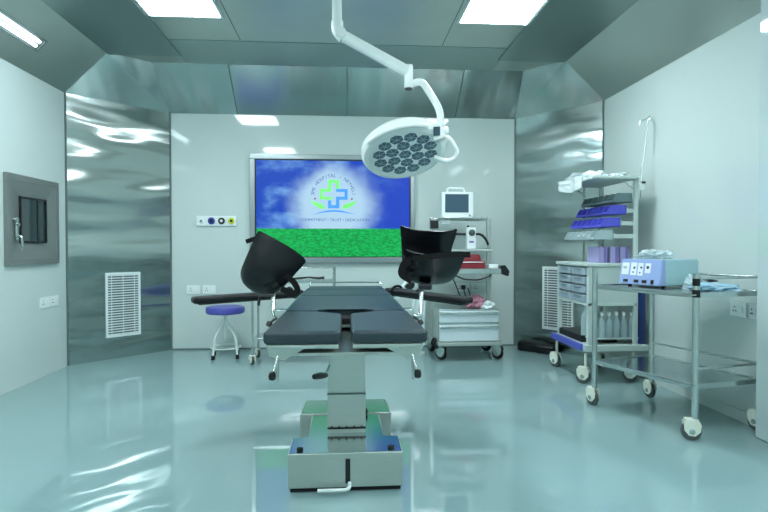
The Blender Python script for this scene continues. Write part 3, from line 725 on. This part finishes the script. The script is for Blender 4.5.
for z, hh in ((0.295, 0.165), (0.465, 0.115)):
    dq = MB().box(((cx0+cx1)/2, 5.535, z), (cx1-cx0-0.01, 0.03, hh), b=0.006).build('drawer', M['drawerfront'], t)
    MB().box(((cx0+cx1)/2, 5.512, z+hh/2-0.022), (cx1-cx0-0.02, 0.02, 0.024), b=0.006).build('handle', M['steel'], dq)
MB().tube([(0.91, 5.62, 0.17), (0.93, 5.60, 0.24), (0.95, 5.56, 0.13)], 0.02, sub=3).build('corner_bumper', M['rubber'], t)
# things standing on or hanging from it
mo = thing('patient_monitor', 'small white patient monitor with dark screen on top of the grey trolley', 'monitor', (1.225, 5.9, 1.512))
MB().box((1.225, 5.90, 1.655), (0.355, 0.09, 0.275), b=0.014).build('housing', M['plate'], mo)
MB().box((1.218, 5.852, 1.668), (0.26, 0.008, 0.20), b=0.002).build('screen', M['monscreen'], mo)
MB().tube([(1.12, 5.90, 1.78), (1.12, 5.90, 1.835), (1.305, 5.90, 1.835), (1.305, 5.90, 1.78)], 0.012, n=10, sub=2).build('carry_handle', M['plate'], mo)
MB().cyl((1.36, 5.853, 1.535), (1.36, 5.843, 1.535), 0.009).build('knob', M['greyrub'], mo)
MB().box((1.225, 5.90, 1.515), (0.30, 0.12, 0.012)).build('foot', M['plate'], mo)
o = thing('connector_block', 'black and white connector block hanging below the monitor', 'connector', (1.02, 5.86, 1.47))
MB().box((0.985, 5.955, 1.44), (0.09, 0.05, 0.09), b=0.006).build('body', M['black'], o)
MB().box((1.09, 5.86, 1.468), (0.10, 0.07, 0.055), b=0.008).build('cap', M['plate'], o)
o = thing('infusion_pump', 'white handheld pump with round dial standing on the trolley middle shelf', 'pump', (1.37, 5.85, 1.165))
MB().box((1.375, 5.86, 1.285), (0.10, 0.07, 0.24), b=0.012).build('body', M['plate'], o)
MB().lathe([(0.036, 0), (0.036, 0.012), (0.020, 0.016), (0.0, 0.016)], mtx=Matrix.Translation((1.378, 5.825, 1.345)) @ Matrix.Rotation(PI/2, 4, 'X'), n=24).build('dial', M['greyrub'], o)
MB().box((1.375, 5.823, 1.245), (0.05, 0.006, 0.02)).build('badge', M['mauved'], o)
MB().cyl((1.345, 5.86, 1.40), (1.345, 5.86, 1.425), 0.012).build('button', M['dark'], o)
o = MB().tube([(1.10, 5.97, 1.335), (1.18, 5.955, 1.335), (1.30, 5.90, 1.33), (1.43, 5.92, 1.33), (1.50, 5.93, 1.335), (1.56, 5.92, 1.28), (1.585, 5.91, 1.21)], 0.014, n=10, sub=3).build('cable', M['black'])
tag(o, 'thick black cable looped behind the white pump on the grey trolley', 'cable')
o = thing('red_cover_device', 'low device with a dark red cover on the trolley worktop', 'medical device', (1.33, 5.7, 0.96))
MB().plan([(1.16, 5.60), (1.47, 5.60), (1.49, 5.80), (1.16, 5.80)], 0.962, 1.045, b=0.008, inset=0.03).build('base', M['red'], o)
MB().plan([(1.18, 5.63), (1.44, 5.63), (1.43, 5.78), (1.19, 5.78)], 1.04, 1.11, b=0.010, inset=0.14).build('cover', M['red'], o)
MB().box((1.34, 5.596, 1.03), (0.22, 0.006, 0.008)).build('stripe', M['plate'], o)
o = MB().box((1.555, 5.66, 0.985), (0.10, 0.16, 0.045), b=0.008).build('white_tray', M['plate'])
tag(o, 'small white tray at the right end of the trolley worktop, beside the red device', 'tray')
o = MB().tube([(1.12, 5.46, 0.90), (1.20, 5.45, 0.86), (1.36, 5.45, 0.85), (1.47, 5.46, 0.885), (1.50, 5.49, 0.905)], 0.008, sub=4).build('cable', M['black'])
tag(o, 'black cable sagging below the front of the trolley worktop', 'cable')
o = MB().tube([(1.445, 6.30, 0.70), (1.455, 6.20, 0.62), (1.42, 6.1, 0.58), (1.30, 6.06, 0.62), (1.22, 5.97, 0.80), (1.15, 5.97, 0.90)], 0.007, sub=4)
o.box((1.395, 6.325, 0.71), (0.05, 0.045, 0.05), b=0.008)
o.tube([(1.395, 6.31, 0.70), (1.40, 6.24, 0.62), (1.44, 6.2, 0.58)], 0.007)
o = o.build('power_plug', M['black']); tag(o, 'black power plug and lead in the socket behind the monitor trolley', 'plug')
def crumple(c, d, seed, m, name, amp=0.35, sub=4, flatb=True):
    bm = bmesh.new(); bmesh.ops.create_icosphere(bm, subdivisions=sub, radius=1.0)
    for v in bm.verts:
        n_ = v.co.normalized(); p = n_*2.3+Vector((seed*3.1, seed, 0))
        k = 1+amp*noise.noise(p)+amp*0.6*abs(noise.noise(p*2.7))-amp*0.25
        q = n_*k
        if flatb and q.z < -0.45: q.z = -0.45
        v.co = Vector((c[0]+q.x*d[0]/2, c[1]+q.y*d[1]/2, c[2]+q.z*d[2]/2))
    mb = MB(); mb._add(bm); return mb.build(name, m)
o = crumple((1.39, 5.70, 0.588), (0.24, 0.22, 0.17), 2, M['pinkbag'], 'plastic_bag'); tag(o, 'crumpled pink plastic bag on top of the drawers of the grey trolley', 'bag')
o = crumple((1.50, 5.60, 0.566), (0.13, 0.12, 0.10), 5, M['sheet'], 'plastic_wrap', amp=0.6); tag(o, 'white crumpled wrap in front of the pink bag on the trolley drawers', 'wrap')
# white hoses and small valve seen between table and trolley
o = MB().tube([(0.86, 5.9, 0.10), (0.855, 5.9, 0.35), (0.87, 5.85, 0.62), (0.81, 5.75, 0.80), (0.70, 5.6, 0.86), (0.58, 5.5, 0.80), (0.53, 5.5, 0.66)], 0.017, n=12, sub=6).build('breathing_hose', M['hose'])
tag(o, 'white hose curving down beside the grey trolley, behind the right leg holder', 'hose')
t = thing('stand_valve', 'small white floor stand with black round valve behind the right arm board', 'stand', (0.75, 5.85, 0))
MB().lathe([(0.13, 0), (0.13, 0.02), (0.03, 0.04), (0.0, 0.04)], c=(0.75, 5.95, 0)).build('foot', M['cartwhite'], t)
MB().cyl((0.75, 5.95, 0.03), (0.75, 5.95, 0.84), 0.02).cyl((0.80, 5.93, 0.3), (0.80, 5.93, 0.75), 0.03).build('body', M['hose'], t)
MB().lathe([(0.055, -0.02), (0.06, 0.0), (0.055, 0.02), (0.0, 0.022)], mtx=Matrix.Translation((0.70, 5.88, 0.78)) @ Matrix.Rotation(PI/2, 4, 'X'), n=20).build('valve', M['black'], t)

# ------------------------------------------------------------------ white drawer cart with bins (right)
t = thing('drawer_cart', 'white medical cart with smoky drawers, open lower deck and upper bin rack', 'cart', (2.33, 4.87, 0))
X0_, X1_, Y0_, Y1_ = 2.10, 2.55, 4.54, 5.22
for (x, y, r_) in ((X0_-0.01, Y0_+0.02, 0.9), (X0_-0.01, Y1_-0.02, 0.4), (X1_-0.02, Y0_+0.04, 0.9), (X1_-0.02, Y1_-0.04, 0.3)):
    caster(x, y, t, 0.26, 0.062, rz=r_, w=0.036)
dk = MB().box(((X0_+X1_)/2+0.03, (Y0_+Y1_)/2, 0.31), (X1_-X0_+0.12, Y1_-Y0_+0.04, 0.055), b=0.008).build('deck', M['cartwhite'], t)
MB().box((X0_-0.045, (Y0_+Y1_)/2+0.02, 0.315), (0.035, Y1_-Y0_-0.02, 0.062), b=0.01).build('bumper', M['bumper'], dk)
for (x, y) in ((X0_, Y0_), (X0_, Y1_), (X1_, Y0_), (X1_, Y1_)):
    MB().box((x+(0.018 if x == X0_ else -0.018), y+(0.018 if y == Y0_ else -0.018), 0.69), (0.036, 0.036, 0.71), b=0.004).build('corner_post', M['cartwhite'], t)
MB().box(((X0_+X1_)/2, (Y0_+Y1_)/2, 1.035), (X1_-X0_+0.03, Y1_-Y0_+0.03, 0.03), b=0.006).build('top', M['cartwhite'], t)
MB().box(((X0_+X1_)/2+0.02, (Y0_+Y1_)/2, 0.86), (X1_-X0_-0.05, Y1_-Y0_-0.012, 0.32), b=0.004).build('cabinet', M['cartwhite'], t)
MB().box(((X0_+X1_)/2, Y0_+0.008, 0.69), (X1_-X0_, 0.016, 0.022)).build('side_rail', M['cartwhite'], t)
yy = (Y0_+Y1_)/2
for r_ in range(4):
    for c_ in range(2):
        y = Y0_+0.045+0.295/2+c_*0.305; z = 0.735+r_*0.08
        q = MB().box((X0_+0.012, y, z), (0.04, 0.278, 0.062), b=0.004).build('drawer', M['drawer'], t)
        MB().box((X0_-0.012, y, z+0.018), (0.012, 0.14, 0.012), b=0.002).build('handle', M['greybin'], q)
MB().box((X0_+0.006, yy, 0.69), (0.022, Y1_-Y0_, 0.02)).build('front_rail', M['cartwhite'], t)
o = MB().box((2.27, 4.93, 0.369), (0.34, 0.50, 0.06), b=0.008).build('black_tray', M['black']); tag(o, 'shallow black tray on the lower deck of the white cart', 'tray')
# bottles in the open bay
def bottle(x, y, z, h, r):
    return MB().lathe([(0.0, 0), (r, 0.0), (r, h*0.55), (r*0.85, h*0.70), (r*0.32, h*0.86), (r*0.32, h), (0.0, h)], c=(x, y, z), n=18)
k = 0
bot0 = None
zb_ = 0.40
MB().box((2.355, 4.645, zb_-0.012), (0.43, 0.16, 0.012)).build('bottle_shelf', M['cartwhite'], t)
wh = ['nearest the tray edge', 'second from the left', 'third from the left', 'fourth from the left', 'fifth from the left', 'rightmost']
for i in range(6):
    x = 2.185+i*0.067
    lab = 'clear plastic bottle in the front row on the white cart deck, %s' % wh[i]
    if bot0 is None:
        bot0 = thing('plastic_bottle', lab, 'bottle', (x, 4.60, zb_-0.006), 'clear bottles in the open bay of the white cart')
        bottle(x, 4.60, zb_-0.006, 0.20, 0.032).build('body', M['bottle'], bot0)
        MB().cyl((x, 4.60, zb_+0.185), (x, 4.60, zb_+0.212), 0.013).build('cap', M['plate'], bot0)
    else: dup(bot0, (i*0.067, 0, 0), lab)
for i in range(5):
    dup(bot0, (0.03+i*0.067, 0.07, 0), 'clear plastic bottle in the rear row on the white cart deck, %s from the left' % ('first', 'second', 'third', 'fourth', 'fifth')[i])
big = thing('wash_bottle', 'taller clear wash bottle at the left front of the open cart bay', 'bottle', (2.165, 4.72, 0.40))
bottle(2.165, 4.72, 0.40, 0.26, 0.045).build('body', M['bottle'], big)
MB().tube([(2.165, 4.72, 0.65), (2.165, 4.72, 0.68), (2.14, 4.71, 0.67)], 0.006).build('spout', M['plate'], big)
# blue cylinder
o = thing('gas_cylinder', 'slim dark blue gas cylinder standing at the wall side of the white cart', 'cylinder', (2.595, 4.60, 0.338))
MB().lathe([(0.0, 0.0), (0.040, 0.0), (0.043, 0.02), (0.040, 0.46), (0.030, 0.52), (0.014, 0.55), (0.0, 0.55)], c=(2.602, 4.60, 0.3385), n=24).build('body', M['cyl'], o)
MB().cyl((2.602, 4.60, 0.88), (2.602, 4.60, 0.93), 0.012).build('valve', M['steel'], o)
# rack posts, rails and top shelf
RP = MB()
MB().box((2.53, 4.56, 1.42), (0.036, 0.03, 0.75), b=0.004).build('rack_post', M['cartwhite'], t)
MB().box((2.53, 5.205, 1.42), (0.035, 0.03, 0.75), b=0.004).build('rack_post', M['cartwhite'], t)
MB().box((2.37, 5.232, 1.42), (0.020, 0.012, 0.74), b=0.003).build('rack_rod', M['brushed'], t)
rows = [(1.625, 2.335, 'greybin'), (1.520, 2.285, 'bluebin'), (1.410, 2.232, 'bluebin'), (1.297, 2.167, 'clearbin')]
for z, xf, m in rows:
    MB().box(((xf+0.175+2.53)/2, 4.575, z-0.012), (2.53-xf-0.175, 0.018, 0.036), b=0.003).build('rack_rail', M['cartwhite'], t)
    r_ = MB().box((xf+0.181, 4.90, z-0.005), (0.010, 0.66, 0.040), b=0.003).box(((xf+0.18+2.53)/2, 5.215, z-0.012), (2.53-xf-0.18+0.03, 0.016, 0.03))
    r_.build('rack_rail', M['cartwhite'], t)
MB().box((2.325, 4.86, 1.790), (0.42, 0.72, 0.022), b=0.005).build('top_shelf', M['cartwhite'], t)
for xx, yy_ in ((2.53, 4.56), (2.37, 5.19)): MB().tube([(xx, yy_, 1.69), (xx-0.13, yy_, 1.78)], 0.008).build('shelf_brace', M['cartwhite'], t)
ivp = MB().tube([(2.575, 4.56, 1.62), (2.578, 4.56, 1.76), (2.636, 4.56, 2.315)], 0.0055, n=10)
ivp.tube([(2.530, 4.50, 2.245), (2.535, 4.50, 2.272), (2.636, 4.56, 2.315), (2.672, 4.60, 2.345), (2.674, 4.60, 2.31)], 0.007, n=8)
iv = thing('drip_pole', 'thin steel drip pole with twin hooks clamped to the white cart rack', 'drip pole', (2.575, 4.56, 1.62))
ivp.build('rod', M['steel'], iv)
MB().box((2.562, 4.540, 1.715), (0.05, 0.05, 0.06), b=0.008).build('clamp', M['plate'], iv)
MB().box((2.575, 4.512, 1.75), (0.03, 0.02, 0.02), b=0.004).build('clamp_screw', M['black'], iv)
# bins: six to a row, each a thing
def bin_mesh(x, y, z, L_, W_, H_):
    b = MB(); t_ = 0.006
    b.box((x+L_/2, y, z+t_/2), (L_, W_, t_))
    for s_ in (-1, 1):
        ys = y+s_*(W_/2-t_/2)
        P = [(x, z), (x+L_, z), (x+L_, z+H_), (x+L_*0.22, z+H_), (x, z+H_*0.26)]
        b.prism([(a, ys-t_/2, c) for a, c in P], [(a, ys+t_/2, c) for a, c in P])
    b.box((x+L_-t_/2, y, z+H_/2), (t_, W_, H_)); b.box((x+t_/2, y, z+H_*0.13), (t_, W_, H_*0.26))
    b.box((x+L_-0.003, y, z+H_*0.85), (0.012, W_*0.8, 0.012))
    return b
rown = ['top grey row', 'upper blue row', 'lower blue row', 'bottom pale row']
coln = ['nearest the camera', 'second from the near end', 'third from the near end', 'fourth from the near end', 'second from the far end', 'at the far end']
for ri, (z, xf, m) in enumerate(rows):
    first = None
    for k in range(6):
        lab = '%s bin in the %s of the cart rack, %s' % (('grey', 'blue', 'blue', 'pale')[ri], rown[ri], coln[k])
        y = 4.632+k*0.108
        if first is None:
            first = bin_mesh(xf, y, z-0.042, 0.172, 0.100, 0.082).build('storage_bin', M[m], smooth=False)
            tag(first, lab, 'bin', 'small bins on the cart rack')
        else:
            c = first.copy(); C.objects.link(c); c.location = (0, 0.108*k, 0); c['label'] = lab
# bits inside the bottom row
for k, y in enumerate((4.74, 4.848, 4.956)):
    o = crumple((2.225, y, 1.278), (0.085, 0.06, 0.07), 11+k, M['sheet'], 'wrapped_packet', amp=0.5, sub=3)
    tag(o, 'white wrapped packet in the bottom pale bin row, %s' % ('nearest the camera', 'the middle one', 'farthest from the camera')[k], 'packet', 'packets in the pale bins')
# wrapped packs on the top shelf
for k, (x, y, w, d_, h_) in enumerate(((2.23, 5.04, 0.22, 0.28, 0.14), (2.24, 4.76, 0.20, 0.24, 0.11), (2.42, 4.97, 0.18, 0.34, 0.11), (2.43, 4.66, 0.17, 0.22, 0.07))):
    o = crumple((x, y, 1.801+h_*0.225), (w, d_, h_), 20+k, M['film'] if k % 2 == 0 else M['sheet'], 'wrapped_pack', amp=0.45)
    tag(o, ('large film-wrapped pack at the far left of the rack top shelf', 'white crumpled pack on the near left of the rack top shelf', 'clear film pack at the rear of the rack top shelf', 'flat white pack at the near right end of the rack top shelf')[k], 'pack', 'wrapped packs on the rack top shelf')
sheet = MB().grid(lambda u, v: (2.104-0.012*math.sin(v*9)-0.01*noise.noise(Vector((u*5, v*7, 1))), 4.70+0.52*v, 1.83-0.13*u*(0.65+0.35*math.sin(v*2.6+0.5))), 10, 24)
o = sheet.build('plastic_sheet', M['sheet'], thick=0.003); tag(o, 'white plastic sheet hanging over the left edge of the rack top shelf', 'sheet')
# mauve cartons on the cart top
for k, (x, y) in enumerate(((2.275, 4.74), (2.380, 4.74), (2.472, 4.74))):
    c = thing('glove_box', ('mauve carton standing leftmost of the three on the white cart', 'mauve carton standing in the middle of the three on the white cart', 'mauve carton standing rightmost of the three on the white cart')[k], 'box', (x, y, 1.05), 'mauve cartons on the cart top')
    MB().box((x, y, 1.122), (0.078, 0.22, 0.142), b=0.003).build('carton', M['mauve'], c)
    MB().box((x+0.018, y-0.111, 1.122), (0.022, 0.004, 0.14)).build('band', M['mauved'], c)
# black bag on the floor in the corner
o = MB().box((2.13, 6.02, 0.06), (0.30, 0.20, 0.12), rz=-0.7, b=0.035, seg=4).box((2.25, 5.88, 0.05), (0.22, 0.18, 0.10), rz=-0.7, b=0.03, seg=4).build('black_case', M['shell'])
tag(o, 'low black case on the floor in the right corner behind the white cart', 'case')

# ------------------------------------------------------------------ stainless trolley at the right with the generator
t = thing('steel_trolley', 'two-tier stainless steel trolley with white casters along the right wall', 'trolley', (2.245, 3.62, 0))
A_, B_, C_, D_ = Vector((1.865, 3.92, 0)), Vector((2.15, 3.17, 0)), Vector((2.405, 4.08, 0)), Vector((2.672, 3.295, 0))
for p, r_, hh in ((A_, 0.25, 0.2), (B_, 1.25, 0.2), (C_, 0.1, 0.2), (D_, 0.2, 0.2)):
    MB().cyl((p.x, p.y, 0.13), (p.x, p.y, 1.03), 0.020, n=18).build('post', M['steel'], t)
    caster(p.x, p.y, t, 0.16, 0.058, rz=r_, w=0.028)
ux = (C_-A_).normalized(); uy = (B_-A_).normalized(); rz = math.atan2(ux.y, ux.x); cc = (A_+D_)/2
for z in (0.90, 0.335):
    w_, l_ = (C_-A_).length, (B_-A_).length
    s = MB().box((cc.x, cc.y, z), (w_, l_, 0.008), rz=rz).build('shelf', M['mirror' if z < 0.5 else 'steel'], t)
    b = MB()
    for p, q in ((A_, B_), (C_, D_), (A_, C_), (B_, D_)):
        m_ = (p+q)/2; d_ = q-p
        b.box((m_.x, m_.y, z-0.004), (d_.length, 0.02, 0.032), rz=math.atan2(d_.y, d_.x), b=0.004)
    b.build('shelf_rim', M['steel'], s)
for z in (1.0, 0.44):
    MB().tube([C_+Vector((0, 0, z)), D_+Vector((0, 0, z)), B_+Vector((0, 0, z))], 0.008, n=12).build('guard_rail', M['steel'], t)
MB().cyl((B_.x, B_.y, 0.955), (B_.x, B_.y, 1.0), 0.0215).build('post_sleeve', M['rubber'], t)
MB().cyl((B_.x, B_.y, 0.885), (B_.x, B_.y, 0.93), 0.0225).build('post_sleeve', M['rubber'], t)
# generator
g = thing('electrosurgical_generator', 'pale blue electrosurgical unit with white labels on the steel trolley', 'medical device', (2.16, 3.9, 0.905))
gz0 = 0.922; gh = 0.182
F0, F1 = Vector((2.09, 3.93, 0)), Vector((2.205, 3.60, 0))     # front edge
back = Vector((0.335, 0.115, 0))
def q4(a, b, c, d, z0, z1, ins=0.0):
    return [Vector((p.x, p.y, z0)) for p in (a, b, c, d)], [Vector((p.x, p.y, z1)) for p in (a, b, c, d)]
fu = (F1-F0).normalized(); fn = Vector((fu.y, -fu.x, 0))
if fn.y > 0: fn = -fn
lo, hi = q4(F0, F1, F1+back, F0+back, gz0, gz0+gh)
m_ = MB().prism(lo, hi); bmesh.ops.bevel(m_.bm, geom=m_.bm.edges[:], offset=0.008, segments=3, affect='EDGES')
m_.build('casing', M['esubody'], g)
lo = [F0-fu*0.006+fn*0.045, F1+fu*0.006+fn*0.045, F1+fu*0.006-fn*0.02, F0-fu*0.006-fn*0.02]
hi = [F0-fu*0.0+fn*0.015, F1+fn*0.015, F1-fn*0.02, F0-fn*0.02]
m_ = MB().prism([Vector((p.x, p.y, gz0)) for p in lo], [Vector((p.x, p.y, gz0+gh)) for p in hi])
bmesh.ops.bevel(m_.bm, geom=m_.bm.edges[:], offset=0.006, segments=3, affect='EDGES')
fp = m_.build('front_panel', M['esu'], g)
ang = math.atan2(0.03, gh)
RF = Matrix.Rotation(math.atan2(fu.y, fu.x), 4, 'Z') @ Matrix.Rotation(-ang, 4, 'X')
Lf = (F1-F0).length
def on_face(u, z):      # point on the sloping front
    p = F0+(F1-F0)*u+fn*(0.045-0.030*(z/gh)); return Vector((p.x, p.y, gz0+z))
for (u, z, w_, h_) in ((0.13, 0.112, 0.062, 0.088), (0.34, 0.112, 0.052, 0.092), (0.51, 0.110, 0.044, 0.092), (0.69, 0.120, 0.046, 0.070)):
    MB().box(on_face(u, z), (w_, 0.004, h_), rot=RF).build('label_plate', M['label'], fp)
for (u, z, w_, h_) in ((0.36, 0.095, 0.014, 0.016), (0.53, 0.098, 0.014, 0.014), (0.69, 0.100, 0.018, 0.020), (0.34, 0.070, 0.010, 0.010), (0.51, 0.068, 0.010, 0.010), (0.12, 0.10, 0.030, 0.003), (0.12, 0.092, 0.030, 0.003)):
    MB().box(on_face(u, z*1.25)+fn*0.002, (w_, 0.005, h_), rot=RF).build('label_mark', M['dark'], fp)
for (u, w_, h_) in ((0.17, 0.040, 0.020), (0.44, 0.038, 0.022), (0.64, 0.038, 0.022), (0.83, 0.022, 0.030)):
    MB().box(on_face(u, 0.024)+fn*0.001, (w_, 0.010, h_), rot=RF, b=0.002).build('front_port', M['black'], fp)
b = MB()
for p in (F0+back*0.1+fu*0.03, F1+back*0.1-fu*0.03, F0+back*0.9+fu*0.03, F1+back*0.9-fu*0.03): b.cyl((p.x, p.y, 0.904), (p.x, p.y, 0.924), 0.014)
b.build('feet', M['rubber'], g)
top = gz0+gh
c0 = (F0+F1)/2+back*0.45
o = crumple((c0.x-0.04, c0.y+0.02, top+0.021), (0.20, 0.22, 0.093), 31, M['film'], 'wrapped_pack', amp=0.6); tag(o, 'crumpled clear film pack on top of the pale blue unit', 'pack')
o = crumple((2.38, 3.90, top+0.020), (0.14, 0.14, 0.088), 37, M['film'], 'wrapped_pack', amp=0.5); tag(o, 'smaller grey film pack on the rear corner of the blue unit', 'pack')
o = crumple((2.37, 3.52, 0.904+0.026), (0.12, 0.12, 0.12), 41, M['film'], 'crumpled_film', amp=0.6); tag(o, 'crumpled clear film against the right side of the blue unit', 'film')
o = crumple((2.45, 3.42, 0.904+0.016), (0.32, 0.28, 0.07), 43, M['bluepack'], 'blue_pack', amp=0.4); tag(o, 'flat pale blue wrapped pack lying on the near end of the steel trolley', 'pack')
pts = []
for i in range(40):
    a = i/39*2*PI*2.3
    pts.append((2.53+0.045*math.cos(a)+0.0006*i, 3.60+0.05*math.sin(a), 0.955+0.010*math.sin(a*0.7)+0.0006*i))
o = MB().tube([(2.47, 3.60, 0.94)]+pts, 0.0055, n=8).build('cable', M['black']); tag(o, 'coiled black cable on the steel trolley behind the blue pack', 'cable')

# ------------------------------------------------------------------ camera, world, view
f_px = 540.0
yaw = math.atan((384-345.5)/f_px); pit = math.atan(10/f_px)
cam = bpy.data.cameras.new('camera'); co = bpy.data.objects.new('camera', cam); C.objects.link(co)
co.location = (0, 0, 1.2); co.rotation_euler = (PI/2-pit, 0, -yaw)
cam.sensor_width = 36; cam.lens = f_px/768*36; cam.clip_start = 0.05
bpy.context.scene.camera = co
w = bpy.data.worlds.new('world'); bpy.context.scene.world = w; w.use_nodes = True
w.node_tree.nodes['Background'].inputs[0].default_value = (0.6, 0.8, 0.8, 1); w.node_tree.nodes['Background'].inputs[1].default_value = 0.05
vs = bpy.context.scene.view_settings
vs.view_transform = 'Standard'; vs.look = 'None'; vs.gamma = 1; vs.use_curve_mapping = False; vs.exposure = 0.0
